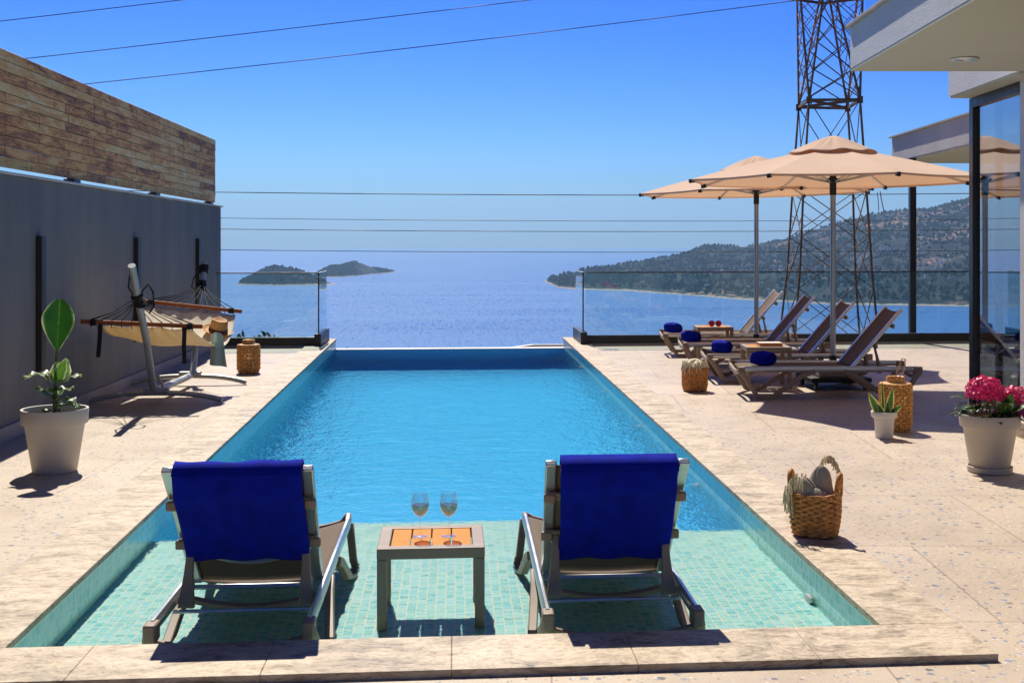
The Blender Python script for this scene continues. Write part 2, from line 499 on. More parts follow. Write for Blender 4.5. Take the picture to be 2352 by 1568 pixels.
simple('white_stone', (0.66, 0.63, 0.58), 0.7, 0, 0.1, 5, 0.1, 60)
simple('cap_stone', (0.40, 0.37, 0.33), 0.8, 0, 0.2, 9, 0.2, 60)
simple('bark', (0.10, 0.07, 0.05), 0.9, 0, 0.3, 12, 0.4, 40)
simple('house_white', (0.92, 0.80, 0.70), 0.9, 0, 0.2, 0.02, space='w')
make_fabric('sling_mesh', (0.155, 0.112, 0.075), 0.06, 500, 0.03, 0.8, sheen=0.0)
make_fabric('towel_blue', (0.001, 0.009, 0.30), 0.35, 240, 0.0, 1.0, 14, sheen=0.0)
make_fabric('canopy_fabric', (0.80, 0.56, 0.38), 0.05, 500, 0.26, 0.85, 3, (0.88, 0.50, 0.27))
make_fabric('canvas_cream', (0.93, 0.85, 0.66), 0.04, 300, 0.28, 0.9, 5, (0.90, 0.68, 0.26))
make_fabric('cloth_aqua', (0.42, 0.52, 0.46), 0.1, 300, 0.2, 0.9, 6)
make_fabric('blanket_grey', (0.36, 0.31, 0.235), 0.2, 260, 0.0, 1.0, 9)
make_leaf('banana_leaf', [(0.0, (0.09, 0.20, 0.02)), (0.07, (0.022, 0.095, 0.008)), (0.8, (0.018, 0.075, 0.008)), (0.93, (0.08, 0.19, 0.04)), (1.0, (0.5, 0.55, 0.3))], 0.4, scale=5)
make_leaf('variegated_leaf', [(0.0, (0.08, 0.20, 0.02)), (0.4, (0.06, 0.16, 0.02)), (0.5, (0.45, 0.50, 0.30)), (0.58, (0.12, 0.24, 0.03)), (0.82, (0.14, 0.26, 0.05)), (0.9, (0.62, 0.62, 0.48)), (1.0, (0.66, 0.66, 0.5))], 0.35, vein=False, scale=16)
make_leaf('snake_leaf', [(0.0, (0.035, 0.10, 0.02)), (0.5, (0.055, 0.15, 0.03)), (0.68, (0.05, 0.12, 0.03)), (0.74, (0.60, 0.55, 0.12)), (1.0, (0.68, 0.62, 0.16))], 0.25, vein=True, scale=6)
make_leaf('hydrangea_leaf', [(0.0, (0.07, 0.15, 0.02)), (0.2, (0.03, 0.085, 0.014)), (1.0, (0.04, 0.11, 0.016))], 0.3, scale=10)
make_leaf('petal', [(0.0, (0.80, 0.04, 0.22)), (0.4, (0.55, 0.004, 0.08)), (0.75, (0.72, 0.012, 0.17)), (1.0, (0.86, 0.22, 0.50))], 0.3, vein=False, scale=40)
make_leaf('petal_purple', [(0.0, (0.35, 0.02, 0.16)), (0.5, (0.22, 0.008, 0.12)), (1.0, (0.4, 0.06, 0.3))], 0.3, vein=False, scale=40)
make_leaf('pine_foliage', [(0.0, (0.045, 0.075, 0.02)), (0.5, (0.03, 0.055, 0.015)), (1.0, (0.09, 0.10, 0.03))], 0.25, vein=False, scale=3)


def make_wine():
    t = NT('rose_wine')
    t.n.remove(t.p)
    gl = t.new('BsdfTransparent'); gl.inputs[0].default_value = (0.93, 0.64, 0.46, 1)
    gs = t.new('BsdfGlossy', Roughness=0.02)
    fr = t.fresnel(1.33)
    ms = t.new('MixShader'); t.set(ms.inputs[0], fr)
    t.l.new(gl.outputs[0], ms.inputs[1]); t.l.new(gs.outputs[0], ms.inputs[2])
    t.set(t.out.inputs[0], ms.outputs[0])
    M['rose_wine'] = t.m


make_wine()


# ------------------------------------------------------------------ mesh building
class MB:
    def __init__(s):
        s.v, s.f, s.uv = [], [], {}

    def add(s, verts, faces):
        o = len(s.v)
        s.v += [tuple(p) for p in verts]
        s.f += [tuple(i + o for i in f) for f in faces]
        return s

    def box(s, c, size, rot=None):
        hx, hy, hz = size[0] / 2, size[1] / 2, size[2] / 2
        vs = [Vector((a * hx, b * hy, d * hz)) for d in (-1, 1) for a, b in ((-1, -1), (1, -1), (1, 1), (-1, 1))]
        if rot is not None:
            vs = [rot @ p for p in vs]
        vs = [p + Vector(c) for p in vs]
        return s.add(vs, [(3, 2, 1, 0), (4, 5, 6, 7), (0, 1, 5, 4), (1, 2, 6, 5), (2, 3, 7, 6), (3, 0, 4, 7)])

    def bx(s, x0, x1, y0, y1, z0, z1):
        return s.box(((x0 + x1) / 2, (y0 + y1) / 2, (z0 + z1) / 2), (x1 - x0, y1 - y0, z1 - z0))

    def prism(s, poly, z0, z1):
        n = len(poly)
        vs = [(x, y, z0) for x, y in poly] + [(x, y, z1) for x, y in poly]
        fs = [tuple(range(n - 1, -1, -1)), tuple(range(n, 2 * n))]
        fs += [(i, (i + 1) % n, n + (i + 1) % n, n + i) for i in range(n)]
        return s.add(vs, fs)

    def sweep(s, pts, prof, up=(0, 0, 1), closed=False, scale=None, caps=True):
        pts = [Vector(p) for p in pts]
        n, k = len(pts), len(prof)
        upv = Vector(up)
        vs = []
        for i, p in enumerate(pts):
            if closed:
                t = pts[(i + 1) % n] - pts[i - 1]
            else:
                t = pts[min(i + 1, n - 1)] - pts[max(i - 1, 0)]
            t = t.normalized() if t.length > 1e-9 else Vector((0, 0, 1))
            a = t.cross(upv)
            if a.length < 1e-3:
                a = t.cross(Vector((1, 0, 0.01)))
            a.normalize()
            b = a.cross(t).normalized()
            # mitre widening at bends
            m = 1.0
            if 0 < i < n - 1 or closed:
                t0 = (pts[i] - pts[i - 1]).normalized()
                cs = max(0.5, t0.dot(t))
                m = 1 / cs
            sc = scale[i] if scale else 1.0
            vs += [p + a * (u * sc) + b * (w * sc * m) for u, w in prof]
        fs = []
        for i in range(n if closed else n - 1):
            j = (i + 1) % n
            for q in range(k):
                r = (q + 1) % k
                fs.append((i * k + q, i * k + r, j * k + r, j * k + q))
        if caps and not closed:
            fs.append(tuple(range(k - 1, -1, -1)))
            fs.append(tuple(range((n - 1) * k, n * k)))
        return s.add(vs, fs)

    def tube(s, pts, r, n=8, closed=False, up=(0.013, 0.021, 1), caps=True):
        if isinstance(r, (list, tuple)):
            prof = [(math.cos(2 * math.pi * i / n), math.sin(2 * math.pi * i / n)) for i in range(n)]
            return s.sweep(pts, prof, up, closed, list(r), caps)
        prof = [(r * math.cos(2 * math.pi * i / n), r * math.sin(2 * math.pi * i / n)) for i in range(n)]
        return s.sweep(pts, prof, up, closed, None, caps)

    def rect(s, pts, w, h, up=(0, 0, 1), closed=False):
        return s.sweep(pts, [(-w / 2, -h / 2), (w / 2, -h / 2), (w / 2, h / 2), (-w / 2, h / 2)], up, closed)

    def lathe(s, prof, n=32, c=(0, 0, 0), cap0=False, cap1=False):
        vs, fs = [], []
        k = len(prof)
        for i in range(n):
            a = 2 * math.pi * i / n
            vs += [(c[0] + r * math.cos(a), c[1] + r * math.sin(a), c[2] + z) for r, z in prof]
        for i in range(n):
            j = (i + 1) % n
            for q in range(k - 1):
                fs.append((i * k + q, j * k + q, j * k + q + 1, i * k + q + 1))
        if cap0:
            fs.append(tuple(i * k for i in range(n - 1, -1, -1)))
        if cap1:
            fs.append(tuple(i * k + k - 1 for i in range(n)))
        return s.add(vs, fs)

    def grid(s, fn, nu, nv, uv=False):
        o = len(s.v)
        vs = [fn(i / nu, j / nv) for i in range(nu + 1) for j in range(nv + 1)]
        fs = []
        for i in range(nu):
            for j in range(nv):
                a = i * (nv + 1) + j
                fs.append((a, a + nv + 1, a + nv + 2, a + 1))
        s.add(vs, fs)
        if uv:
            for i in range(nu + 1):
                for j in range(nv + 1):
                    s.uv[o + i * (nv + 1) + j] = (j / nv, i / nu)
        return s

    def build(s, name, mat, parent=None, bevel=0.0, smooth=None, solid=0.0, subd=0, bseg=2):
        me = bpy.data.meshes.new(name)
        me.from_pydata(s.v, [], s.f)
        me.update()
        if s.uv:
            ul = me.uv_layers.new(name='UVMap')
            for lp in me.loops:
                ul.data[lp.index].uv = s.uv.get(lp.vertex_index, (0.5, 0.5))
        o = bpy.data.objects.new(name, me)
        COL.objects.link(o)
        if mat:
            me.materials.append(M[mat])
        if parent:
            o.parent = parent
        if smooth is not None:
            me.polygons.foreach_set('use_smooth', [True] * len(me.polygons))
            me.set_sharp_from_angle(angle=R(smooth))
        if solid:
            md = o.modifiers.new('solid', 'SOLIDIFY'); md.thickness = solid; md.offset = 0
        if subd:
            md = o.modifiers.new('subd', 'SUBSURF'); md.levels = subd; md.render_levels = subd
        if bevel:
            md = o.modifiers.new('bevel', 'BEVEL'); md.width = bevel; md.segments = bseg; md.limit_method = 'ANGLE'; md.angle_limit = R(40)
        return o


def tag(o, label=None, cat=None, group=None, kind=None):
    if label: o['label'] = label
    if cat: o['category'] = cat
    if group: o['group'] = group
    if kind: o['kind'] = kind
    return o


def thing(name, label, cat, loc=(0, 0, 0), rz=0.0, group=None):
    o = bpy.data.objects.new(name, None)
    o.empty_display_size = 0.1
    COL.objects.link(o)
    o.location = loc
    o.rotation_euler = (0, 0, rz)
    return tag(o, label, cat, group)


def dup(root, loc, rz, label, group=None):
    r = root.copy(); COL.objects.link(r)
    r.location = loc; r.rotation_euler = (0, 0, rz)
    r['label'] = label
    if group: r['group'] = group
    def rec(a, b):
        for ch in list(a.children):
            c = ch.copy(); COL.objects.link(c); c.parent = b
            rec(ch, c)
    rec(root, r)
    return r


def struct(o):
    o['kind'] = 'structure'
    return o


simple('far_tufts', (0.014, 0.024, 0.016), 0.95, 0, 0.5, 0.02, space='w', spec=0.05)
# ================================================================== SETTING
DECK = -0.03
WL = -0.17                                     # water level
SHELF, DEEP = -0.285, -1.95
NL, NR = (-1.733, 4.735), (1.738, 4.735)
FL, FR = (-1.925, 19.50), (1.775, 19.50)
SHY = 7.55                                     # end of the shallow shelf


def px(y, side):                               # x of the pool side at y
    a, b = (NL, FL) if side < 0 else (NR, FR)
    return a[0] + (b[0] - a[0]) * (y - a[1]) / (b[1] - a[1])


# --- sea (wide sheet to the horizon)
m = MB(); m.add([(-60000, -800, -150), (60000, -800, -150), (60000, 31800, -150), (-60000, 31800, -150)], [(0, 1, 2, 3)])
tag(m.build('sea', 'sea'), 'wide blue sea glittering in the sun', None, None, 'structure')


def polar_terrain(us, water, ridge_d, ridge_z, ns, back=0.5, p=0.8, amp=10.0, seed=0.0):
    m = MB()
    nu = len(us)
    vs, fs = [], []
    S = [-0.05] + [i / ns for i in range(ns + 1)] + [1 + back * (i + 1) / 6 for i in range(6)]
    for u in us:
        dw, dr, zr = water(u), ridge_d(u), ridge_z(u)
        for q in S:
            d = dw + (dr - dw) * q
            if q <= 0: z = -156 if q < 0 else -150.3
            elif q <= 1: z = -150 + (zr + 150) * (q ** p)
            else: z = zr - (zr + 165) * ((q - 1) / back) ** 1.3
            xx = (u - 1267) / 2750 * d
            pt = CF(xx, d, z)
            if q > 0:
                k = min(1, q * 4) * min(1, (zr + 150) / 60)
                nz = noise.fractal(Vector((pt.x * 0.0045 + seed, pt.y * 0.0045, 0)), 0.9, 2.1, 5)
                n2 = noise.noise(Vector((pt.x * 0.045, pt.y * 0.045, seed)))
                pt.z += (nz * amp * (1.0 if q < 0.9 else 0.25) + n2 * 3.2) * k
            vs.append(pt)
    k = len(S)
    for i in range(nu - 1):
        for j in range(k - 1):
            fs.append((i * k + j, (i + 1) * k + j, (i + 1) * k + j + 1, i * k + j + 1))
    m.add(vs, fs)
    return m


def lerp_tab(tab):
    def f(u):
        if u <= tab[0][0]: return tab[0][1]
        for (a, b), (c, d) in zip(tab, tab[1:]):
            if u <= c:
                return b + (d - b) * (u - a) / (c - a)
        return tab[-1][1]
    return f


wv = lerp_tab([(1250, 645.5), (1284, 660), (1321, 663), (1456, 668), (1568, 676), (1635, 681), (1702, 687), (1770, 690), (1904, 697), (2005, 699), (2223, 702), (2700, 706)])
sv_ = lerp_tab([(1250, 644.5), (1262, 641), (1290, 631), (1350, 619), (1400, 613), (1450, 605), (1530, 590), (1568, 581), (1618, 566), (1655, 563), (1702, 566), (1746, 560), (1803, 550), (1870, 527), (1937, 511), (2038, 484), (2078, 480), (2139, 476), (2172, 467), (2223, 453), (2350, 425), (2700, 380)])
hw = lambda u: 150 / ((wv(u) - 558) / 2750) + EYE * 0
hr = lambda u: hw(u) + 120 + 2300 * min(1, max(0, (u - 1250) / 550)) ** 0.8
hz = lambda u: EYE + (558 - sv_(u)) / 2750 * hr(u)
us = [1250 + i * 3.5 for i in range(400)]
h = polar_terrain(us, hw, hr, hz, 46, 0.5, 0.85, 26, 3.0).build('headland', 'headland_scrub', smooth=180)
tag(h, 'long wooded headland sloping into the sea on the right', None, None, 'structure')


def island(name, tab_w, tab_s, depth, label, seed):
    w, s_ = lerp_tab(tab_w), lerp_tab(tab_s)
    us = [tab_s[0][0] + (tab_s[-1][0] - tab_s[0][0]) * i / 90 for i in range(91)]
    wd = lambda u: 151.5 / ((w(u) - 558) / 2750)
    rd = lambda u: wd(u) + depth * (0.12 + 0.88 * max(0.0, (w(u) - s_(u))) / 45)
    rz = lambda u: EYE + (558 - s_(u)) / 2750 * rd(u)
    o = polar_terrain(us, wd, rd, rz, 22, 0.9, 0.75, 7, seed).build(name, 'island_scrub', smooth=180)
    return tag(o, label, None, None, 'structure')


island('island', [(541, 654), (640, 656), (750, 654), (790, 652)],
       [(541, 653.6), (571, 635), (601, 621), (621, 611.5), (645, 610), (672, 617), (705, 625), (725, 637), (752, 648), (775, 652.5), (790, 651.9)],
       380, 'low rounded green island nearest the left glass fence', 11.0)
island('island', [(715, 637), (784, 636.5), (844, 631), (915, 625)],
       [(715, 636.8), (737, 621), (759, 611), (784, 609.6), (796, 604.6), (811, 600), (828, 604), (851, 613), (878, 618), (905, 622), (915, 624.9)],
       420, 'farther peaked dark island with a long low tail to the right', 23.0)

# --- scrub and pines on the far slopes: small leafy tufts standing on the terrain mesh
def tufts(name, src, ns_tot, label, count, lo, hi, seed):
    rnd = random.Random(seed)
    vs = src.data.vertices
    k = ns_tot
    nu = len(vs) // k
    m = MB()
    made = 0
    while made < count:
        i = rnd.randrange(nu - 1); j = 2 + int(rnd.random() * (k - 9))
        a, b = vs[i * k + j].co, vs[i * k + j + 1].co
        c = vs[(i + 1) * k + j].co
        p = a + (b - a) * rnd.random() + (c - a) * rnd.random()
        if p.z < -143: continue
        if noise.noise(Vector((p.x * 0.006, p.y * 0.006, seed))) < rnd.uniform(-0.45, 0.25): continue
        r = rnd.uniform(lo, hi); h_ = r * rnd.uniform(1.0, 2.1)
        n = 5
        base = [(p.x + r * math.cos(6.283 * q / n + i) * rnd.uniform(0.7, 1.2), p.y + r * math.sin(6.283 * q / n + i) * rnd.uniform(0.7, 1.2), p.z + h_ * rnd.uniform(0.25, 0.5)) for q in range(n)]
        m.add([(p.x, p.y, p.z - 1.5)] + base + [(p.x + rnd.uniform(-1, 1), p.y, p.z + h_)],
              [(0, 1 + (q + 1) % n, 1 + q) for q in range(n)] + [(n + 1, 1 + q, 1 + (q + 1) % n) for q in range(n)])
        made += 1
    return tag(m.build(name, 'far_tufts'), label, None, None, 'stuff')
far_islands = [o for o in bpy.data.objects if o.name.startswith('island')]
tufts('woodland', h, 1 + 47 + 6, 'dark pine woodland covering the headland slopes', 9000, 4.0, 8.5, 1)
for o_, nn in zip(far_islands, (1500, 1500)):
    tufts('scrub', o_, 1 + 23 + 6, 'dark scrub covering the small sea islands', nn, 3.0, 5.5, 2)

# --- hillside below the terrace
m = MB()
def hs_fn(a, b):
    y = -60 + 420 * b
    x = -260 + 620 * a
    yy = max(0.0, y - 20.6)
    z = -3.2 - yy * 0.40 - 0.0004 * yy * yy
    z += noise.fractal(Vector((x * 0.03, y * 0.03, 0)), 0.9, 2, 4) * min(2.0, 0.06 * yy)
    return (x, y, max(z, -152))
m.grid(hs_fn, 80, 80)
struct(m.build('hillside', 'hillside_scrub', smooth=180))

# --- deck in four slabs round the pool (one object)
m = MB()
OXL, OXR = lambda y: px(y, -1) - 0.34, lambda y: px(y, 1) + 0.31
Y0, Y1 = 4.37, 19.62
m.prism([(-3.6, -3), (16, -3), (16, Y0), (-3.6, Y0)], -0.5, DECK)
m.prism([(-3.6, Y0), (OXL(Y0), Y0), (OXL(Y1), Y1 - 0.6), (-3.6, Y1 - 0.6)], -0.5, DECK)
m.prism([(OXR(Y0), Y0), (16, Y0), (16, 19.1), (OXR(19.1), 19.1)], -0.5, DECK)
tag(struct(m.build('deck', 'terrazzo')), 'beige terrazzo pool deck with blue and brown chips')

# --- pool basin
def quadm(name, pts, mat):
    return MB().add(pts, [(0, 1, 2, 3)])
basin = thing('pool', 'long turquoise tiled infinity pool with a shallow shelf', 'pool'); basin['kind'] = 'structure'
m = MB()
NY, NX = SHY - 0.36, 0.38                       # notched corners
edge = [(px(NY, 1), NY), (px(NY, 1) - NX, NY), (px(NY, 1) - NX, SHY), (px(NY, -1) + NX, SHY), (px(NY, -1) + NX, NY), (px(NY, -1), NY)]
m.add([(NL[0], NL[1], SHELF), (NR[0], NR[1], SHELF)] + [(x, y, SHELF) for x, y in edge], [tuple(range(8))])
shelf = m.build('shelf', 'tile_floor', basin)
m = MB()
m.add([(px(NY, -1), NY, DEEP), (px(NY, 1), NY, DEEP), (FR[0], FR[1], DEEP), (FL[0], FL[1], DEEP)], [(0, 1, 2, 3)])
floor = m.build('pool_floor', 'tile_deep', basin)
m = MB()
for s_, a, b in ((-1, NL, FL), (1, NR, FR)):
    m.add([(a[0], a[1], DEEP), (b[0], b[1], DEEP), (b[0], b[1], -0.032), (a[0], a[1], -0.032)], [(0, 1, 2, 3)])
sides = m.build('side_wall', 'tile_side', basin)
m = MB()
m.add([(NL[0], NL[1], SHELF), (NR[0], NR[1], SHELF), (NR[0], NR[1], -0.032), (NL[0], NL[1], -0.032)], [(0, 1, 2, 3)])
ends = m.build('end_wall', 'tile_end', basin)
m = MB()
for (xa, ya), (xb, yb) in zip(edge, edge[1:]):
    m.add([(xa, ya, DEEP), (xb, yb, DEEP), (xb, yb, SHELF), (xa, ya, SHELF)], [(0, 1, 2, 3)])
m.add([(FL[0], FL[1], DEEP), (FR[0], FR[1], DEEP), (FR[0], FR[1], WL - 0.005), (FL[0], FL[1], WL - 0.005)], [(0, 1, 2, 3)])
ends2 = m.build('deep_end_wall', 'tile_deep_end', basin)
m = MB()
m.prism([(FL[0] - 0.3, FL[1] + 0.004), (FR[0] + 0.3, FR[1] + 0.004), (FR[0] + 0.3, FR[1] + 0.24), (FL[0] - 0.3, FL[1] + 0.24)], -2.4, WL + 0.006)
m.build('weir', 'white_stone', basin, 0.01)
for o in (shelf, floor, sides, ends, ends2):
    o.cycles.is_caustics_receiver = True
# outer basin body that closes the ground round the pool
m = MB()
m.prism([(NL[0] - 0.05, NL[1] - 0.02), (NL[0] - 0.01, NL[1] - 0.02), (FL[0] - 0.01, FL[1]), (FL[0] - 0.3, FL[1])], -2.4, -0.034)
m.prism([(NR[0] + 0.01, NR[1] - 0.02), (NR[0] + 0.05, NR[1] - 0.02), (FR[0] + 0.3, FR[1]), (FR[0] + 0.01, FR[1])], -2.4, -0.034)
m.prism([(NL[0] - 0.05, NL[1] - 0.1), (NR[0] + 0.05, NR[1] - 0.1), (NR[0] + 0.05, NR[1] - 0.01), (NL[0] - 0.05, NL[1] - 0.01)], -2.4, -0.034)
m.build('basin_body', 'concrete', basin)
# water body, its rim tucked into the walls
m = MB()
m.prism([(NL[0] - 0.006, NL[1] - 0.006), (NR[0] + 0.006, NR[1] - 0.006), (FR[0] + 0.006, FR[1] + 0.002), (FL[0] - 0.006, FL[1] + 0.002)], DEEP - 0.1, WL)
m.f.remove((4, 5, 6, 7))
def surf(a, b):
    y = NL[1] - 0.006 + (FL[1] + 0.002 - NL[1] + 0.006) * b
    x = px(y, -1) - 0.006 + (px(y, 1) - px(y, -1) + 0.012) * a
    e = min(1, a * 30, (1 - a) * 30, b * 60, (1 - b) * 120)
    k = (0.15 + 0.85 * min(1, max(0, (y - 6.4) / 2.2))) * (1 - 0.85 * min(1, max(0, (y - 16.6) / 1.8)))
    z = 0.0020 * noise.noise(Vector((x * 3.2, y * 3.4, 0.3))) + 0.0014 * noise.noise(Vector((x * 8.0, y * 8.5, 4.3)))
    return (x, y, WL + z * k * e)
m.grid(surf, 150, 620)
wat = struct(m.build('pool_water', 'pool_water'))
for p_ in wat.data.polygons:
    p_.use_smooth = abs(p_.normal.z) > 0.9 and p_.center.z > -1
wat['label'] = 'clear rippled turquoise pool water'
wat.cycles.is_caustics_caster = True

# --- coping in slabs
cop = thing('coping', 'cream veined travertine coping round the pool edge', 'coping'); cop['kind'] = 'structure'
m = MB()
G_ = 0.0006
n = 6
x0, x1 = NL[0] - 0.34, NR[0] + 0.31
for i in range(n):
    a, b = x0 + (x1 - x0) * i / n, x0 + (x1 - x0) * (i + 1) / n
    m.prism([(a + G_ / 2, 4.372), (b - G_ / 2, 4.372), (b - G_ / 2, NL[1] + 0.012), (a + G_ / 2, NL[1] + 0.012)], -0.06, 0.0)
ys = [NL[1] + 0.012 + (19.62 - NL[1]) * i / 18 for i in range(19)]
for a, b in zip(ys, ys[1:]):
    aa, bb = a + G_ / 2, b - G_ / 2
    m.prism([(px(aa, -1) - 0.34, aa), (px(aa, -1) + 0.012, aa), (px(bb, -1) + 0.012, bb), (px(bb, -1) - 0.34, bb)], -0.03, 0.0)
    m.prism([(px(aa, 1) - 0.012, aa), (px(aa, 1) + 0.31, aa), (px(bb, 1) + 0.31, bb), (px(bb, 1) - 0.012, bb)], -0.03, 0.0)
m.build('coping_slab', 'travertine', cop, 0.004)
m = MB()
for sgn in (-1, 1):
    xa = px(19.6, sgn)
    m.bx(xa - 0.002 if sgn > 0 else xa - 0.34, xa + 0.31 if sgn > 0 else xa + 0.002, 19.505, 19.62, -1.2, -0.031)
m.build('coping_end', 'white_stone', cop)

# underwater wall fittings
for i, y in enumerate((5.75, 8.55, 11.3, 14.0, 16.7)):
    m = MB()
    m.lathe([(0.0, 0.0), (0.055, 0.0), (0.07, 0.008), (0.075, 0.02), (0.06, 0.028), (0.045, 0.022), (0.02, 0.03), (0.0, 0.031)], 24)
    o = m.build('pool_light', 'white_plastic', None, smooth=40)
    o.location = (px(y, 1) - 0.001, y, -0.31 if i else -0.235)
    o.scale = (0.8, 0.8, 0.8)
    o.rotation_euler = (0, R(-90), 0)
    tag(o, ['round white pool light beside the shelf nearest the camera', 'second round white pool light on the right pool wall, just past the shelf',
            'middle round white pool light of five on the right wall', 'fourth round white pool light from the camera', 'farthest round white pool light by the infinity edge'][i], 'pool light', 'round fittings in the pool wall')
    o.cycles.is_caustics_receiver = True

# small white ledge of the overflow channel past the far right corner
t = thing('overflow_ledge', 'white ledge of the overflow channel past the pool corner', 'ledge', (1.62, 20.9, -0.35))
m = MB()
m.sweep([(-0.55, -0.35, 0), (-0.85, 0.05, 0), (-0.2, 1.1, 0), (0.9, 1.1, 0)], [(-0.06, -0.5), (0.06, -0.5), (0.06, 0.03), (-0.06, 0.03)])
m.build('ledge_wall', 'white_stone', t)

# small drain cover in the deck
t = thing('drain_cover', 'small metal drain cover set in the deck by the glass fence', 'drain', (2.30, 17.55, DECK), -TH)
MB().bx(-0.13, 0.13, -0.10, 0.10, 0.001, 0.006).build('frame', 'aluminium', t, 0.002)
m = MB()
for i in range(7):
    m.bx(-0.11 + i * 0.032, -0.094 + i * 0.032, -0.085, 0.085, 0.007, 0.009)
m.build('grate', 'dark_metal', t)

# ================================================================== LEFT WALL
XW = -3.6
t = thing('boundary_wall', 'dark grey rendered boundary wall beside the pool deck', 'wall', (XW, 0, DECK))
MB().bx(-0.22, 0, 1.0, 18.82, -1.5, 2.13).build('wall_body', 'grey_render', t, 0.006)
MB().bx(0.002, 0.035, 1.0, 18.7, -0.2, 0.115).build('skirting', 'skirting_stone', t, 0.004)
MB().bx(-0.25, 0.03, 1.0, 18.86, 2.132, 2.152).build('cap', 'white_stone', t, 0.003)
# wooden screen above it
t = thing('wooden_fence', 'weathered brown plank fence standing on top of the grey wall', 'fence', (XW, 0, 2.12))
m = MB()
for r in range(11):
    z0 = 0.040 + r * 0.0865
    y = 2.0
    k = 0
    while y < 18.52:
        ye = min(18.53, y + random.uniform(1.1, 2.3))
        dx = random.uniform(-0.003, 0.003)
        m.bx(-0.05 + dx, -0.025 + dx, y + 0.0015, ye - 0.0015, z0 + 0.002, z0 + 0.0845)
        y = ye
m.build('plank_panel', 'weathered_planks', t, 0.003, bseg=1)
for y in (2.4, 5.5, 8.7, 11.85, 15.0, 18.25):
    MB().bx(-0.11, -0.052, y - 0.03, y + 0.03, 0.0, 0.98).bx(-0.12, -0.02, y - 0.1, y + 0.1, 0.005, 0.04).build('post', 'dark_metal', t)
# wall lamps
for i, y in enumerate((10.69, 13.84, 17.06)):
    t = thing('wall_lamp', ['long dark bar lamp on the grey wall behind the potted plant', 'dark bar lamp on the grey wall behind the near hammock pole', 'dark bar lamp on the grey wall farthest from the camera'][i], 'wall lamp', (XW + 0.003, y, 0.45), 0, 'vertical bar lamps on the grey wall')
    MB().bx(0.0, 0.05, -0.055, 0.055, 0, 1.16).build('housing', 'lamp_bar_metal', t, 0.006)
    MB().bx(0.0, 0.022, -0.062, 0.062, -0.012, -0.001).build('end_cap', 'black_plastic', t)

# ================================================================== GLASS FENCES
ZT = 1.10
def glass_fence(name, label, a, b, y, joints, ret_x, ret_y1, ret_name):
    t = thing(name, label, 'glass fence', (0, y, DECK))
    edges = [a] + joints + [b]
    for p, q in zip(edges, edges[1:]):
        MB().bx(p + 0.006, q - 0.006, -0.006, 0.006, 0.16, ZT - DECK - 0.012).build('glass_panel', 'fence_glass', t)
    MB().bx(a, b, -0.012, 0.012, ZT - DECK - 0.012, ZT - DECK + 0.006).build('top_rail', 'dark_metal', t, 0.003)
    MB().bx(a, b, -0.05, 0.05, 0.035, 0.16).build('base_channel', 'dark_metal', t, 0.004)
    MB().bx(a, b, -0.07, 0.07, -0.3, 0.034).build('plinth', 'skirting_stone', t, 0.004)
    # short return towards the infinity edge
    MB().bx(ret_x - 0.006, ret_x + 0.006, 0.03, ret_y1 - y, 0.22, ZT - DECK - 0.006).build('glass_panel', 'fence_glass', t)
    MB().bx(ret_x - 0.01, ret_x + 0.01, 0.013, 0.028, 0.16, ZT - DECK - 0.002).build('edge_profile', 'dark_metal', t)
    MB().bx(ret_x - 0.05, ret_x + 0.05, -0.12, ret_y1 - y, 0.034, 0.215).build('return_channel', 'dark_metal', t, 0.004)
    MB().bx(ret_x - 0.01, ret_x + 0.01, 0.03, ret_y1 - y, ZT - DECK - 0.006, ZT - DECK + 0.004).build('return_rail', 'aluminium', t)
    return t
glass_fence('glass_fence', 'short clear glass fence between grey wall and pool end', -3.58, -2.07, 18.35, [], -2.06, 19.45, 'x')
glass_fence('glass_fence', 'long clear glass fence behind the four right loungers', 2.0, 12.4, 18.35, [3.0, 4.15, 5.3, 6.45, 7.6, 8.75, 9.9, 11.1], 1.97, 19.45, 'x')

# ================================================================== HOUSE (axis as the camera)
hs_ = thing('house', 'white stucco house with balcony slab and glass door', 'house', (0, 0, 0), -TH)
SZ = 2.91
# balcony slab: soffit, fascia, cap, glass rail
MB().bx(2.372, 9.0, -1.0, 9.5, SZ, SZ + 0.02).build('soffit', 'soffit_paint', hs_)
MB().bx(2.37, 9.0, -1.0, 9.502, SZ + 0.021, SZ + 0.34).build('balcony_slab', 'stucco_white', hs_)
MB().bx(2.338, 9.0, -1.0, 9.54, SZ + 0.342, SZ + 0.372).build('cap', 'cap_stone', hs_, 0.005)
MB().bx(2.47, 2.486, -1.0, 9.42, SZ + 0.373, SZ + 1.3).build('balcony_glass', 'door_glass', hs_)
# upper wall above the door
MB().bx(3.70, 9.0, 6.0, 11.16, 2.912, 3.6).build('upper_wall', 'stucco_white', hs_)
MB().bx(3.715, 8.9, 9.51, 11.14, 2.894, 2.911).build('lintel_soffit', 'soffit_paint', hs_)
# pier near the camera
MB().bx(3.885, 4.4, 7.6, 9.93, DECK, SZ - 0.002).build('pier', 'stucco_white', hs_)
MB().bx(3.80, 4.5, 5.0, 9.93, DECK - 0.2, 0.10).build('doorstep', 'travertine', hs_, 0.006)
# glazed door
dr = MB()
dr.bx(3.89, 3.96, 11.06, 11.16, DECK, 2.89)
dr.bx(3.89, 3.96, 9.94, 11.06, 2.80, 2.89)
dr.bx(3.89, 3.96, 9.94, 11.06, DECK, 0.05)
fr_ = dr.build('door', 'dark_metal', hs_, 0.004)
MB().bx(3.925, 3.935, 9.94, 11.06, 0.05, 2.80).build('door_pane', 'door_glass', fr_)
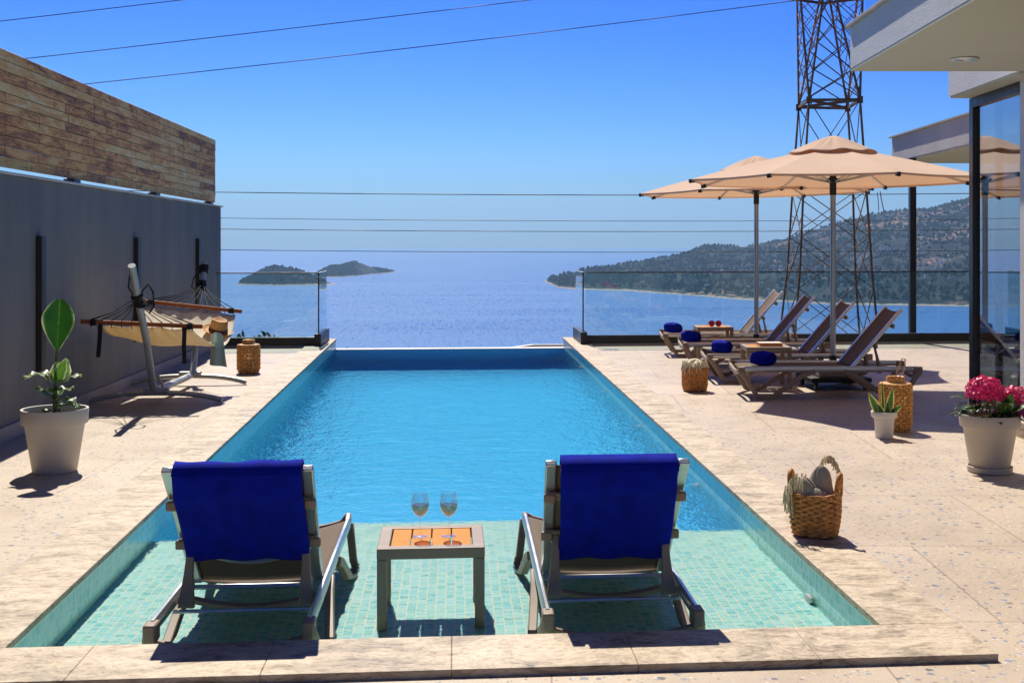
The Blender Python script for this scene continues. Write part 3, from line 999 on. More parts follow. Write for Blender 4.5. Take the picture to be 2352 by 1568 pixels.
# second sliding leaf behind it
MB().bx(4.0, 4.04, 9.94, 10.0, DECK, 2.85).bx(4.0, 4.04, 10.72, 10.80, DECK, 2.85).build('sliding_frame', 'dark_metal', hs_)
# room behind
rm = MB()
rm.bx(4.4, 9.0, 11.17, 11.3, DECK, 2.893)
rm.bx(8.9, 9.0, 5.0, 11.16, DECK, 2.893)
rm.build('room_wall', 'interior_wall', hs_)
MB().bx(4.0, 8.9, 5.0, 11.16, DECK + 0.002, DECK + 0.012).build('room_floor', 'interior_floor', hs_)
# recessed lamp in the soffit
t = thing('downlight', 'small round recessed lamp in the balcony soffit', 'downlight', CF(3.05, 8.83, SZ), -TH)
m = MB(); m.lathe([(0.075, 0.0), (0.098, -0.001), (0.102, -0.006), (0.098, -0.011), (0.075, -0.011), (0.07, -0.004), (0.07, 0.0)], 32)
m.build('rim', 'aluminium', t, smooth=40)
m = MB(); m.lathe([(0.0, -0.003), (0.045, -0.003), (0.072, -0.001)], 24); m.build('lens', 'white_plastic', t, smooth=60)
# veranda roof farther along with its post
t = thing('veranda', 'flat stucco veranda roof on a black post beside the glass fence', 'veranda', (0, 0, 0), -TH)
MB().bx(5.80, 12.0, 12.2, 20.4, 2.93, 3.33).build('roof', 'stucco_wing', t)
MB().bx(5.81, 11.9, 12.3, 20.39, 2.905, 2.929).build('soffit', 'soffit_paint', t)
MB().bx(5.755, 12.0, 12.2, 20.45, 3.331, 3.355).build('cap', 'cap_stone', t)
MB().bx(5.72, 5.82, 19.10, 19.20, DECK, 2.904).build('post', 'dark_metal', t, 0.004)
MB().bx(8.4, 12.0, 12.2, 17.2, DECK, 2.904).build('rear_wall', 'stucco_wing', t)

# ================================================================== LOUNGER
LL = 1.82
def lounger_parts(t):
    W2 = 0.31
    zr = 0.30
    rail_prof = [(0.018 * math.cos(a), 0.031 * math.sin(a)) for a in [2 * math.pi * i / 10 for i in range(10)]]
    for s_ in (-1, 1):
        m = MB(); m.sweep([(0.03, s_ * W2, zr), (LL - 0.05, s_ * W2, zr)], rail_prof)
        m.build('side_rail', 'aluminium', t, smooth=40)
    # curved foot end
    m = MB()
    arc = []
    for i in range(17):
        a = i / 16
        y = -W2 + 2 * W2 * a
        k = math.sin(math.pi * a)
        arc.append((0.0 - 0.03 + 0.015 * k, y, zr - 0.055 * k ** 0.7))
    m.rect([(0.06, -W2, zr)] + arc + [(0.06, W2, zr)], 0.03, 0.045)
    m.build('foot_end', 'taupe_plastic', t, 0.006, smooth=40)
    # head end
    m = MB()
    arc = []
    for i in range(15):
        a = i / 14
        y = -W2 + 2 * W2 * a
        k = math.sin(math.pi * a)
        arc.append((LL - 0.015, y, zr - 0.05 - 0.045 * k ** 0.8))
    m.rect(arc, 0.028, 0.042)
    for s_ in (-1, 1):
        m.box((LL - 0.035, s_ * W2, zr - 0.012), (0.09, 0.05, 0.075))
    m.build('head_end', 'taupe_plastic', t, 0.008, smooth=40)
    # four bent legs
    for s_ in (-1, 1):
        yy = s_ * (W2 + 0.004)
        for pts in ([(-0.02, yy, zr - 0.02), (0.03, yy, zr - 0.08), (0.15, yy, 0.03), (0.19, yy, 0.021), (0.27, yy, 0.021), (0.32, yy, 0.035), (0.62, yy, zr - 0.06), (0.74, yy, zr - 0.02)],
                    [(1.04, yy, zr - 0.02), (1.14, yy, zr - 0.06), (1.45, yy, 0.035), (1.50, yy, 0.021), (1.58, yy, 0.021), (1.63, yy, 0.035), (LL - 0.05, yy, zr - 0.06), (LL - 0.01, yy, zr - 0.02)]):
            pts = [(x_, y_ + s_ * 0.05 * (1 - z_ / zr), z_) for x_, y_, z_ in pts]
            m = MB(); m.sweep(pts, [(-0.024, -0.021), (0.024, -0.021), (0.024, 0.021), (-0.024, 0.021)], (0, 1, 0))
            m.build('leg', 'taupe_plastic', t, 0.006, smooth=40)
    # seat sling
    m = MB()
    def seat(a, b):
        x = 0.0 + 1.12 * a
        y = -W2 + 0.012 + (2 * W2 - 0.024) * b
        k = math.sin(math.pi * b)
        return (x + 0.035 * k * (1 - min(1, a * 8)), y, zr + 0.006 - 0.022 * k - 0.012 * k * math.sin(math.pi * a) - 0.03 * k * max(0, 1 - a * 9))
    m.grid(seat, 24, 14)
    m.build('seat_sling', 'sling_mesh', t, smooth=180, solid=0.004)
    # lower sling under the reclined back
    m = MB()
    m.tube([(1.14, -W2 + 0.02, zr - 0.02), (1.14, W2 - 0.02, zr - 0.02)], 0.012)
    m.build('cross_rail', 'aluminium', t, smooth=40)
    # backrest
    B0, B1 = Vector((1.12, 0, zr + 0.005)), Vector((1.63, 0, 0.905))
    bd = (B1 - B0)
    for s_ in (-1, 1):
        m = MB()
        y0, y1 = s_ * 0.27, s_ * 0.285
        m.sweep([(B0.x, y0, B0.z), (B0.x + bd.x * 0.5, (y0 + y1) / 2, B0.z + bd.z * 0.5), (B1.x, y1, B1.z)], [(-0.024, -0.016), (0.024, -0.016), (0.024, 0.016), (-0.024, 0.016)], (1, 0, -0.78))
        m.build('back_rail', 'aluminium', t, 0.006, smooth=40)
    m = MB()
    nrm = Vector((-bd.z, 0, bd.x)).normalized()
    def back(a, b):
        p = B0 + bd * (0.01 + 0.97 * a)
        y = (-1 + 2 * b) * (0.255 + 0.01 * a)
        k = math.sin(math.pi * b)
        p = p - nrm * (0.022 * k * (0.4 + 0.6 * math.sin(math.pi * a)))
        return (p.x, y, p.z - 0.018 * k * max(0, a - 0.85) * 6)
    m.grid(back, 20, 14)
    m.build('back_sling', 'sling_mesh', t, smooth=180, solid=0.004)
    out = Vector((bd.z, 0, -bd.x)).normalized()
    for f in (0.76, 0.42):
        m = MB()
        c = B0 + bd * f + out * 0.03
        pts = [(c.x + out.x * 0.0 * i, -0.285 + 0.57 * i / 8, c.z) for i in range(9)]
        m.rect(pts, 0.045, 0.018, (out.x, 0, out.z))
        for s_ in (-1, 1):
            m.box((c.x + out.x * 0.012, s_ * 0.285, c.z + out.z * 0.012), (0.03, 0.05, 0.04))
        m.build('back_bar', 'taupe_plastic', t, 0.006, smooth=40)
    m = MB()
    c = B0 + bd * 0.34 + out * 0.02
    m.tube([(c.x, -0.26 + 0.52 * i / 12, c.z - 0.06 * math.sin(math.pi * i / 12)) for i in range(13)], 0.011)
    m.build('back_hoop', 'aluminium', t, smooth=40)
    # prop legs and the rod they rest on
    for s_ in (-1, 1):
        m = MB()
        q = B0 + bd * 0.42 + out * 0.035
        m.sweep([(q.x, s_ * 0.245, q.z), (q.x + 0.03, s_ * 0.25, q.z - 0.13), (q.x + 0.055, s_ * 0.255, zr - 0.03)], [(-0.02, -0.012), (0.02, -0.012), (0.02, 0.012), (-0.02, 0.012)], (1, 0, 0), scale=[0.7, 1.0, 1.7])
        m.build('back_prop', 'taupe_plastic', t, 0.004, smooth=40)
    m = MB()
    xr = (B0 + bd * 0.42 + out * 0.035).x + 0.055
    m.tube([(xr, -W2, zr - 0.045), (xr, W2, zr - 0.045)], 0.009)
    m.build('prop_rod', 'aluminium', t, smooth=40)
    m = MB()
    m.rect([(xr - 0.16, -W2 + 0.62 * i / 12, zr - 0.03 - 0.05 * math.sin(math.pi * i / 12)) for i in range(13)], 0.05, 0.022)
    m.build('cross_brace', 'taupe_plastic', t, 0.004, smooth=40)

LG = 'matching sun loungers by the pool'
lounger0 = thing('sun_lounger', 'taupe sun lounger standing in shallow water, left of the wine table', 'sun lounger', (-0.895, 6.665, SHELF), R(-90), LG)
lounger_parts(lounger0)
dup(lounger0, (0.70, 6.69, SHELF), R(-90.3), 'taupe sun lounger standing in shallow water, right of the wine table', LG)
for cx, d, lab in ((1.93, 12.15 + 0.31, 'taupe sun lounger under the front parasol, nearest the snake plant'),
                   (1.80, 13.55 + 0.31, 'taupe sun lounger just behind the table with the book'),
                   (1.695, 15.10 + 0.31, 'taupe sun lounger just in front of the table with red sunglasses'),
                   (1.59, 16.65 + 0.31, 'taupe sun lounger closest to the glass fence')):
    dup(lounger0, CF(cx, d, DECK), -TH, lab, LG)

# ================================================================== TOWELS
def hung_towel(name, label, loungerx, loungery, w, drop_back, drop_front, dy, skew):
    """blue towel laid over the top of a pool lounger's back"""
    t = MB()
    top = Vector((1.63, 0, 0.905 + 0.005)); foot = Vector((1.12, 0, 0.305))
    bd = (foot - top).normalized()
    out = Vector((0.79, 0, -0.61)).normalized()
    def fn(a, b):
        L = drop_back + drop_front
        s_ = a * L - drop_back                 # negative: behind, positive: seat side
        rr = 0.02
        y = dy + (b - 0.5) * w
        rip = 0.004 * math.sin(b * 17 + a * 5) + 0.004 * math.sin(b * 7 + 2)
        if s_ < -rr:
            q = top + out * (0.052 + rip) + bd * 0.0 + Vector((0.06, 0, -1)).normalized() * (-s_ - rr)
            q.x += 0.0
            # follows the back frame at first, then hangs free
            k = (-s_ - rr)
            q = top + out * (0.024 + 0.042 * min(1.0, k / 0.11) ** 0.8 + 0.03 * k + rip) + bd * k
        elif s_ < rr:
            ang = (s_ / rr) * 0.5 * math.pi
            q = top + out * (0.017 - 0.047 * math.sin(ang)) - bd * (0.008 * math.cos(ang))
        else:
            q = top - out * (0.030 + rip) + bd * (s_ - rr)
        return (q.x, y + skew * s_ + 0.004 * math.sin(a * 9), q.z + (0.003 * math.sin(b * 11) if s_ < -drop_back * 0.85 else 0))
    t.grid(fn, 60, 34)
    o = t.build(name, 'towel_blue', None, smooth=180, solid=0.009)
    o.location = (loungerx, loungery, SHELF)
    o.rotation_euler = (0, 0, R(-90))
    return tag(o, label, 'towel', 'blue towels draped over the pool loungers')
hung_towel('towel', 'royal blue towel draped over the left pool lounger back', -0.895, 6.665, 0.525, 0.545, 0.40, 0.005, 0.012)
hung_towel('towel', 'royal blue towel draped over the right pool lounger back', 0.70, 6.69, 0.50, 0.60, 0.40, 0.0, -0.015)

def rolled_towel(label, loc, rz, seed):
    m = MB()
    pts = []
    turns, r0, r1 = 3.4, 0.012, 0.094
    n = 90
    Lh = 0.11
    def fn(a, b):
        if a < 0.93:
            k = a / 0.93
            ang = k * turns * 2 * math.pi
            r = r0 + (r1 - r0) * k
            x, z = r * math.cos(ang), r * math.sin(ang)
        else:
            k = (a - 0.93) / 0.07
            ang = turns * 2 * math.pi
            x, z = r1 * math.cos(ang) + 0.004 * k, r1 * math.sin(ang) - 0.12 * k
        y = (b - 0.5) * 2 * Lh * (1 - 0.02 * a)
        y += 0.012 * math.sin(a * 19 + seed)
        k2 = 1 - 0.22 * (2 * b - 1) ** 2 if a > 0.15 else 1
        x *= k2; z *= 0.86 * k2
        return (x, y, z + 0.078)
    m.grid(fn, n, 10)
    o = m.build('rolled_towel', 'towel_blue', None, smooth=180, solid=0.014)
    o.location = loc; o.rotation_euler = (0, 0, rz)
    return tag(o, label, 'towel', 'rolled blue towels on the loungers')
for cx, d, rz, lab in ((2.20, 12.46, 0.8, 'rolled blue towel on the lounger nearest the snake plant'),
                       (1.97, 13.86, 0.75, 'rolled blue towel on the lounger just behind the book table'),
                       (1.79, 15.36, 0.85, 'rolled blue towel on the lounger just in front of the sunglasses table'),
                       (1.72, 16.95, 0.75, 'rolled blue towel on the lounger closest to the glass fence')):
    rolled_towel(lab, CF(cx, d, DECK + 0.297), -TH + rz, cx * 9)

# ================================================================== SIDE TABLES
def side_table(label, loc, rz, slat='teak'):
    t = thing('side_table', label, 'side table', loc, rz, 'matching taupe side tables')
    w, d, h_ = 0.49, 0.44, 0.45
    m = MB()
    fr_w = 0.055
    for s_ in (-1, 1):
        m.bx(-w / 2, w / 2, s_ * (d / 2) - (fr_w if s_ > 0 else 0), s_ * (d / 2) + (fr_w if s_ < 0 else 0), h_ - 0.05, h_)
        m.bx(s_ * (w / 2) - (fr_w if s_ > 0 else 0), s_ * (w / 2) + (fr_w if s_ < 0 else 0), -d / 2 + fr_w, d / 2 - fr_w, h_ - 0.05, h_ - 0.0005)
    m.build('table_frame', 'taupe_plastic', t, 0.004)
    m = MB()
    a, b = -w / 2 + fr_w + 0.003, w / 2 - fr_w - 0.003
    sw = (b - a) / 4
    for i in range(4):
        m.bx(a + i * sw + 0.003, a + (i + 1) * sw - 0.003, -d / 2 + fr_w + 0.003, d / 2 - fr_w - 0.003, h_ - 0.022, h_ - 0.003)
    m.build('slat_top', slat, t, 0.003)
    for sx_ in (-1, 1):
        for sy_ in (-1, 1):
            x, y = sx_ * (w / 2 - 0.023), sy_ * (d / 2 - 0.023)
            MB().bx(x - 0.022, x + 0.022, y - 0.022, y + 0.022, 0.0, h_ - 0.051).build('leg', 'taupe_plastic', t, 0.004)
    return t
tb = side_table('taupe side table in the pool holding two wine glasses', (-0.11, 5.69, SHELF), R(0.3))
dup(tb, CF(2.36, 13.2, DECK), -TH, 'taupe side table on the deck with an orange book', 'matching taupe side tables')
dup(tb, CF(2.20, 16.3, DECK), -TH, 'taupe side table on the deck with red sunglasses', 'matching taupe side tables')
TT = DECK + 0.45

# wine glasses
def wine_glass(label, x, y, z):
    t = thing('wine_glass', label, 'wine glass', (x, y, z), 0, 'stemmed wine glasses on the pool table')
    m = MB()
    m.lathe([(0.0, 0.003), (0.034, 0.002), (0.036, 0.004), (0.012, 0.008), (0.0045, 0.014), (0.004, 0.085), (0.008, 0.092), (0.026, 0.108), (0.039, 0.13), (0.0425, 0.150), (0.040, 0.175), (0.034, 0.205), (0.0325, 0.205), (0.0385, 0.175), (0.041, 0.150), (0.0375, 0.131), (0.025, 0.110), (0.0, 0.0945)], 40)
    m.build('bowl', 'wine_glass', t, smooth=50)
    m = MB()
    m.lathe([(0.0, 0.0955), (0.0245, 0.111), (0.037, 0.1315), (0.0402, 0.148), (0.0402, 0.152), (0.0, 0.152)], 40)
    m.build('wine', 'rose_wine', t, smooth=50)
wine_glass('stemmed glass of rose wine on the left of the pool table', -0.163, 5.68, SHELF + 0.45)
wine_glass('stemmed glass of rose wine on the right of the pool table', -0.029, 5.675, SHELF + 0.45)

# book
t = thing('book', 'thick orange edged book lying on the deck side table', 'book', CF(2.40, 13.17, TT), -TH + 0.05)
MB().bx(-0.125, 0.12, -0.085, 0.085, 0.005, 0.034).build('pages', 'book_pages', t)
MB().bx(-0.13, 0.125, -0.09, 0.09, 0.0, 0.0045).bx(-0.13, 0.125, -0.09, 0.09, 0.0345, 0.039).build('cover', 'book_cover', t, 0.001)
# red sunglasses
t = thing('sunglasses', 'large round red sunglasses on the rear side table', 'sunglasses', CF(2.21, 16.25, TT), -TH)
for s_ in (-1, 1):
    m = MB()
    prof = [(0.0, 0.012), (0.02, 0.011), (0.036, 0.006), (0.042, 0.0), (0.036, -0.004), (0.0, -0.002)]
    m.lathe(prof, 28)
    o = m.build('lens', 'red_lens', t, smooth=60); o.location = (s_ * 0.046, -0.06, 0.043); o.rotation_euler = (R(90), 0, 0)
    m = MB(); m.tube([(s_ * 0.086, -0.06, 0.055), (s_ * 0.09, 0.0, 0.05), (s_ * 0.085, 0.06, 0.03), (s_ * 0.08, 0.075, 0.012)], 0.004)
    m.build('temple', 'red_lens', t, smooth=60)
m = MB(); m.tube([(-0.012, -0.062, 0.05), (0, -0.064, 0.054), (0.012, -0.062, 0.05)], 0.005); m.build('bridge', 'red_lens', t, smooth=60)
MB().bx(-0.07, 0.07, -0.04, 0.03, 0.0, 0.006).build('case', 'white_plastic', t)

# ================================================================== PARASOLS
def parasol(label, loc, face, tilt):
    t = thing('parasol', label, 'parasol', loc, 0, 'round beige parasols over the loungers')
    zt, za, RR = 2.235 - DECK, 2.60 - DECK, 1.62
    def cor(i, r, z):
        a = face + R(22.5 + 45 * i)
        x, y = r * math.sin(a), r * math.cos(a)
        return Vector((x, y, z + tilt[0] * x + tilt[1] * y))
    # canopy
    m = MB()
    vs, fs = [], []
    NR_, NS = 9, 6
    for i in range(8):
        a, b = i, i + 1
        base = len(vs)
        for j in range(NR_ + 1):
            f = j / NR_
            r = 0.10 + (RR - 0.10) * f
            z = za - (za - zt) * (0.86 * f + 0.14 * f * f)
            for q in range(NS + 1):
                g = q / NS
                p = cor(a, r, z).lerp(cor(b, r, z), g)
                k = math.sin(math.pi * g)
                p.z -= 0.020 * k * math.sin(math.pi * min(1, f * 0.9))
                if j == NR_:
                    cdir = Vector((p.x, p.y, 0)).normalized()
                    p -= cdir * 0.05 * k
                vs.append(p)
        for j in range(NR_):
            for q in range(NS):
                o = base + j * (NS + 1) + q
                fs.append((o, o + NS + 1, o + NS + 2, o + 1))
        # short hem folded down
        o0 = len(vs)
        for q in range(NS + 1):
            e = vs[base + NR_ * (NS + 1) + q]
            vs.append(Vector((e.x * 0.998, e.y * 0.998, e.z - 0.022)))
        for q in range(NS):
            fs.append((base + NR_ * (NS + 1) + q, o0 + q, o0 + q + 1, base + NR_ * (NS + 1) + q + 1))
    m.add(vs, fs)
    m.build('canopy', 'canopy_fabric', t, smooth=12)
    # vent cap with loose wrinkled edge
    m = MB()
    def vent(a, b):
        ang = face + 2 * math.pi * b
        ed = abs(((b * 8 + 0.5) % 1) - 0.5) * 2
        r = (0.05 + 0.44 * a) * (0.96 + 0.04 * ed)
        z = za + 0.115 - 0.182 * a ** 1.1 + 0.012 * math.sin(ang * 16) * a * (1 - a) * 2 + 0.010 * math.sin(ang * 8 + 1) * a
        x, y = r * math.sin(ang), r * math.cos(ang)
        return (x, y, z + tilt[0] * x + tilt[1] * y)
    m.grid(vent, 10, 96)
    m.lathe([(0.0, za + 0.125), (0.03, za + 0.122), (0.055, za + 0.11)], 16)
    m.build('vent_cap', 'canopy_fabric', t, smooth=60, solid=0.004)
    # ribs with dark tips
    for i in range(8):
        m = MB()
        pts = [cor(i, r, za - (za - zt) * (0.86 * f + 0.14 * f * f) - 0.022) for f, r in [(k / 6, 0.10 + (RR - 0.10) * k / 6) for k in range(7)]]
        m.rect(pts, 0.016, 0.024)
        rb = m.build('rib', 'aluminium', t)
        m = MB()
        p = cor(i, RR + 0.012, zt - 0.022); q = cor(i, RR - 0.05, zt - 0.012)
        m.rect([q, p], 0.032, 0.044)
        m.build('rib_tip', 'black_plastic', rb, 0.004)
        m = MB()
        f = 0.52; r = 0.10 + (RR - 0.10) * f
        e = cor(i, r, za - (za - zt) * (0.86 * f + 0.14 * f * f) - 0.035)
        m.rect([(0.03 * e.x / r, 0.03 * e.y / r, zt - 0.02), e], 0.012, 0.018)
        m.build('strut', 'aluminium', t)
    m = MB(); m.tube([(0, 0, 0.30), (0, 0, zt - 0.16)], 0.030, 20); m.build('pole', 'steel_pole', t, smooth=40)
    m = MB(); m.tube([(0, 0, zt - 0.16), (0, 0, za + 0.09)], 0.037, 20); m.build('pole_sleeve', 'black_plastic', t, smooth=40)
    m = MB(); m.lathe([(0.04, zt - 0.02), (0.075, zt - 0.01), (0.075, zt + 0.02), (0.04, zt + 0.03)], 20); m.build('hub', 'black_plastic', t, smooth=40)
    # wheeled base with a concrete block
    bs = MB().box((0, 0, 0.105), (0.66, 0.62, 0.05)).build('base_plate', 'black_plastic', t, 0.008)
    m = MB(); m.box((0, 0, 0.20), (0.44, 0.44, 0.138)); m.build('ballast_block', 'concrete', t, 0.012)
    m = MB(); m.tube([(0, 0, 0.268), (0, 0, 0.345)], 0.042, 20); m.build('pole_socket', 'black_plastic', t, smooth=40)
    for sx_ in (-1, 1):
        for sy_ in (-1, 1):
            m = MB()
            m.tube([(sx_ * 0.27 - 0.012, sy_ * 0.25, 0.04), (sx_ * 0.27 + 0.012, sy_ * 0.25, 0.04)], 0.04, 16)
            m.box((sx_ * 0.27, sy_ * 0.25, 0.072), (0.045, 0.05, 0.016))
            m.build('caster', 'black_plastic', bs, smooth=40)
    return t
pa = CF(3.09, 13.15, DECK)
parasol('beige parasol in front, shading the nearest lounger', pa, math.atan2(pa.x, pa.y), (0, 0))
pb = CF(2.77, 16.2, DECK)
parasol('beige parasol behind, partly hidden by the front one', pb, math.atan2(pb.x, pb.y) + 0.05, (0.018, 0.0))
t = thing('strap', 'dark strap hanging from the rear parasol edge', 'strap', CF(4.42, 16.1, 2.18))
m = MB(); m.rect([(0, 0, 0.06), (0.01, 0, -0.02), (0.035, 0, -0.14), (0.05, 0, -0.2)], 0.004, 0.025, (0, 1, 0)); m.rect([(-0.04, 0, 0.05), (-0.03, 0, -0.06), (-0.02, 0, -0.2)], 0.004, 0.018, (0, 1, 0)); m.build('strap_band', 'black_plastic', t)

# ================================================================== WOVEN THINGS
def weave(mb, prof, rows, stakes, rr, sq=2.0, amp=0.006):
    """rows of strands woven in and out of upright stakes; prof: z -> radius"""
    for k in range(rows):
        f = (k + 0.5) / rows
        z, r = prof(f)
        n = stakes * 4
        pts = []
        for i in range(n):
            a = 2 * math.pi * i / n
            w = amp * math.cos(a * stakes + (math.pi if k % 2 else 0) * 1.0)
            c, s_ = math.cos(a), math.sin(a)
            den = (abs(c) ** sq + abs(s_) ** sq) ** (1 / sq)
            pts.append(((r + w) * c / den, (r + w) * s_ / den, z + random.uniform(-0.001, 0.001)))
        mb.tube(pts, rr, 6, closed=True)
def lantern(label, loc, h_, r, mat):
    t = thing('woven_lantern', label, 'lantern', loc, 0, 'woven rattan lanterns on the deck')
    m = MB()
    weave(m, lambda f: (0.02 + f * (h_ - 0.03), r * (1.0 - 0.16 * max(0, 0.10 - f) / 0.10)), int(h_ / 0.026), 14, 0.0098, 2.0, 0.013)
    m.build('weave', mat, t, smooth=60)
    m = MB()
    for i in range(14):
        a = 2 * math.pi * (i + 0.5) / 14
        m.tube([(r * math.cos(a), r * math.sin(a), 0.01), (r * math.cos(a), r * math.sin(a), h_ - 0.005)], 0.0065, 6)
    m.build('stakes', mat, t)
    m = MB()
    m.lathe([(r + 0.006, h_ - 0.02), (r + 0.008, h_), (r - 0.03, h_ + 0.006), (r * 0.62, h_ + 0.01), (r * 0.62, h_ + 0.05), (r * 0.6, h_ + 0.056), (r * 0.5, h_ + 0.05), (r * 0.5, h_ - 0.02)], 40)
    m.build('collar', mat, t, smooth=35)
    m = MB(); m.lathe([(0.0, 0.004), (r * 0.9, 0.004), (r * 0.95, 0.016), (0.0, 0.018)], 32); m.build('base', mat, t, smooth=40)
    m = MB(); m.lathe([(0.0, 0.02), (0.045, 0.02), (0.045, 0.16), (0.0, 0.16)], 20); m.build('candle', 'white_plastic', t, smooth=40)
    return t
lb = lantern('round woven lantern with a loop handle behind the snake plant', CF(2.90, 10.1, DECK), 0.40, 0.122, 'wicker_pale')
m = MB()
pts = [(0.05 + 0.02 * math.sin(math.pi * i / 14), -0.07 + 0.14 * (i / 14) + 0.02, 0.45 + 0.17 * math.sin(math.pi * (i / 14)) ** 0.7) for i in range(15)]
m.tube([(0.0, 0.0, 0.44), (0.015, 0, 0.50), (0.045, 0, 0.57), (0.055, 0, 0.605), (0.085, 0, 0.60), (0.085, 0.0, 0.55), (0.07, 0, 0.49), (0.03, 0, 0.445)], 0.005, 6)
m.build('handle', 'wicker_pale', lb, smooth=60)
lantern('square shouldered woven lantern beside the hammock', (-2.50, 14.80, DECK), 0.35, 0.122, 'wicker_pale')

def fringe_strands(m, anchor, n, length, r, spread):
    for i in range(n):
        p = anchor()
        L = length * random.uniform(0.6, 1.1)
        o = Vector((random.uniform(-1, 1), random.uniform(-1, 1), 0)) * spread
        pts = [p + Vector((o.x * k * 0.25, o.y * k * 0.25, 0.012 * math.sin(k * 1.4) - L * (k / 4) ** 1.3)) for k in range(5)]
        m.tube(pts, [r, r, r * 0.9, r * 1.2, r * 0.8], 5)

# small basket with a fringed throw, by the loungers
t = thing('woven_basket', 'small round woven basket filled with a fringed throw', 'basket', CF(1.53, 12.80, DECK), 0.2)
m = MB()
weave(m, lambda f: (0.012 + f * 0.24, 0.122 * (0.90 + 0.10 * min(1, f * 4))), 15, 22, 0.0105, 2.6, 0.004)
m.lathe([(0, 0.005), (0.09, 0.004), (0.108, 0.02), (0.108, 0.22), (0.10, 0.22), (0.10, 0.02), (0, 0.02)], 28)
m.build('weave', 'wicker', t, smooth=60)
th = thing('throw', 'pale fringed throw spilling over the small woven basket', 'blanket', CF(1.53, 12.80, DECK), 0.2)
m = MB()
def thr(a, b):
    ang = 2 * math.pi * b
    r = 0.115 * a ** 0.8
    return (r * math.cos(ang), r * math.sin(ang), 0.33 - 0.09 * a ** 2 + 0.014 * math.sin(ang * 5 + a * 6) + 0.01 * math.sin(ang * 9) * a)
m.grid(thr, 10, 48)
m.build('cloth', 'fringe_pale', th, smooth=180, solid=0.008)
m = MB()
def anc():
    a = random.uniform(0, 2 * math.pi); r = random.uniform(0.09, 0.128)
    return Vector((r * math.cos(a), r * math.sin(a), 0.30 + random.uniform(-0.015, 0.02)))
fringe_strands(m, anc, 120, 0.10, 0.0055, 0.035)
m.build('tassels', 'fringe_pale', th, smooth=60)

# tote basket at the front right
t = thing('tote_basket', 'honey coloured woven tote basket standing by the pool corner', 'basket', (1.905, 6.22, 0.0), R(-32))
m = MB()
def totep(f):
    return (0.010 + f * 0.215, 0.128 * (0.86 + 0.14 * math.sin(min(1, f * 1.6) * math.pi / 2)) * 0.86)
rows = 17
for k in range(rows):
    f = (k + 0.5) / rows
    z, r = totep(f)
    n = 72
    pts = []
    for i in range(n):
        a = 2 * math.pi * i / n
        c, s_ = math.cos(a), math.sin(a)
        den = (abs(c) ** 3.2 + abs(s_) ** 3.2) ** (1 / 3.2)
        w = 0.0065 * math.cos(a * 12 + (math.pi if k % 2 else 0))
        pts.append(((r * 1.12 + w) * c / den, (r * 0.80 + w) * s_ / den, z + 0.022 * f * abs(c) ** 3))
    m.tube(pts, 0.0085, 6, closed=True)
m.build('weave', 'wicker', t, smooth=60)
m = MB()
def inner(a, b):
    ang = 2 * math.pi * b
    c, s_ = math.cos(ang), math.sin(ang)
    den = (abs(c) ** 3.2 + abs(s_) ** 3.2) ** (1 / 3.2)
    z, r = totep(a)
    return ((r * 1.12 - 0.006) * c / den, (r * 0.8 - 0.006) * s_ / den, max(0.004, z))
m.grid(inner, 8, 48)
m.build('lining', 'wicker', t, smooth=60)
for s_ in (-1, 1):
    m = MB()
    pts = []
    for i in range(17):
        a = math.pi * i / 16
        pts.append((s_ * 0.122 + s_ * 0.01 * math.sin(a), 0.042 * math.cos(a), 0.215 + 0.115 * math.sin(a) ** 0.8))
    m.tube(pts, 0.013, 8)
    m.tube([(x, y, z + 0.003 * (i % 2)) for i, (x, y, z) in enumerate(pts)], 0.0135, 7)
    m.build('handle', 'wicker', t, smooth=60)
bl = thing('blanket', 'grey fringed blanket stuffed in the tote basket', 'blanket', (1.905, 6.22, 0.0), R(-32))
m = MB()
def fold1(a, b):
    ang = math.pi * a
    y = (b - 0.5) * 0.16
    return (-0.055 + 0.075 * math.cos(ang) + 0.01 * math.sin(b * 7), y - 0.035, 0.17 + 0.135 * math.sin(ang) + 0.008 * math.sin(b * 9 + a * 4))
def fold2(a, b):
    ang = math.pi * a
    y = (b - 0.5) * 0.15
    return (0.035 + 0.07 * math.cos(ang) + 0.01 * math.sin(b * 8 + 1), y + 0.045, 0.19 + 0.185 * math.sin(ang) + 0.008 * math.sin(b * 6 + a * 5))
def fold3(a, b):
    ang = math.pi * a
    return (-0.01 + 0.06 * math.cos(ang) * (1 - 0.25 * b), (b - 0.5) * 0.18, 0.17 + 0.10 * math.sin(ang) + 0.006 * math.sin(b * 11))
def lump(c, r, ph):
    def fn(a, b):
        an, el = 2 * math.pi * b, (a - 0.15) / 0.85 * math.pi / 2
        w = 1 + 0.07 * math.sin(an * 3 + el * 4 + ph) + 0.04 * math.sin(an * 7 + ph * 2)
        crease = 1 - 0.16 * math.exp(-((math.sin(an + ph) * 3 + el * 1.5 - 1.0) ** 2) * 6)
        return (c[0] + r[0] * w * crease * math.cos(an) * math.cos(el), c[1] + r[1] * w * crease * math.sin(an) * math.cos(el), c[2] + r[2] * crease * math.sin(el))
    return fn
m.grid(lump((-0.05, -0.025, 0.19), (0.075, 0.056, 0.12), 0.4), 18, 40)
m.grid(lump((0.025, 0.03, 0.19), (0.07, 0.046, 0.18), 2.1), 18, 40)
m.grid(lump((0.0, -0.035, 0.18), (0.09, 0.045, 0.08), 3.6), 14, 40)
m.build('cloth', 'blanket_grey', bl, smooth=180)
m = MB()
def anc2():
    a = random.uniform(0.45, 1.0)
    p = fold1(a, random.choice((0.0, random.random())))
    return Vector(p) + Vector((-0.006, -0.006, 0.012))
fringe_strands(m, anc2, 36, 0.06, 0.003, 0.016)
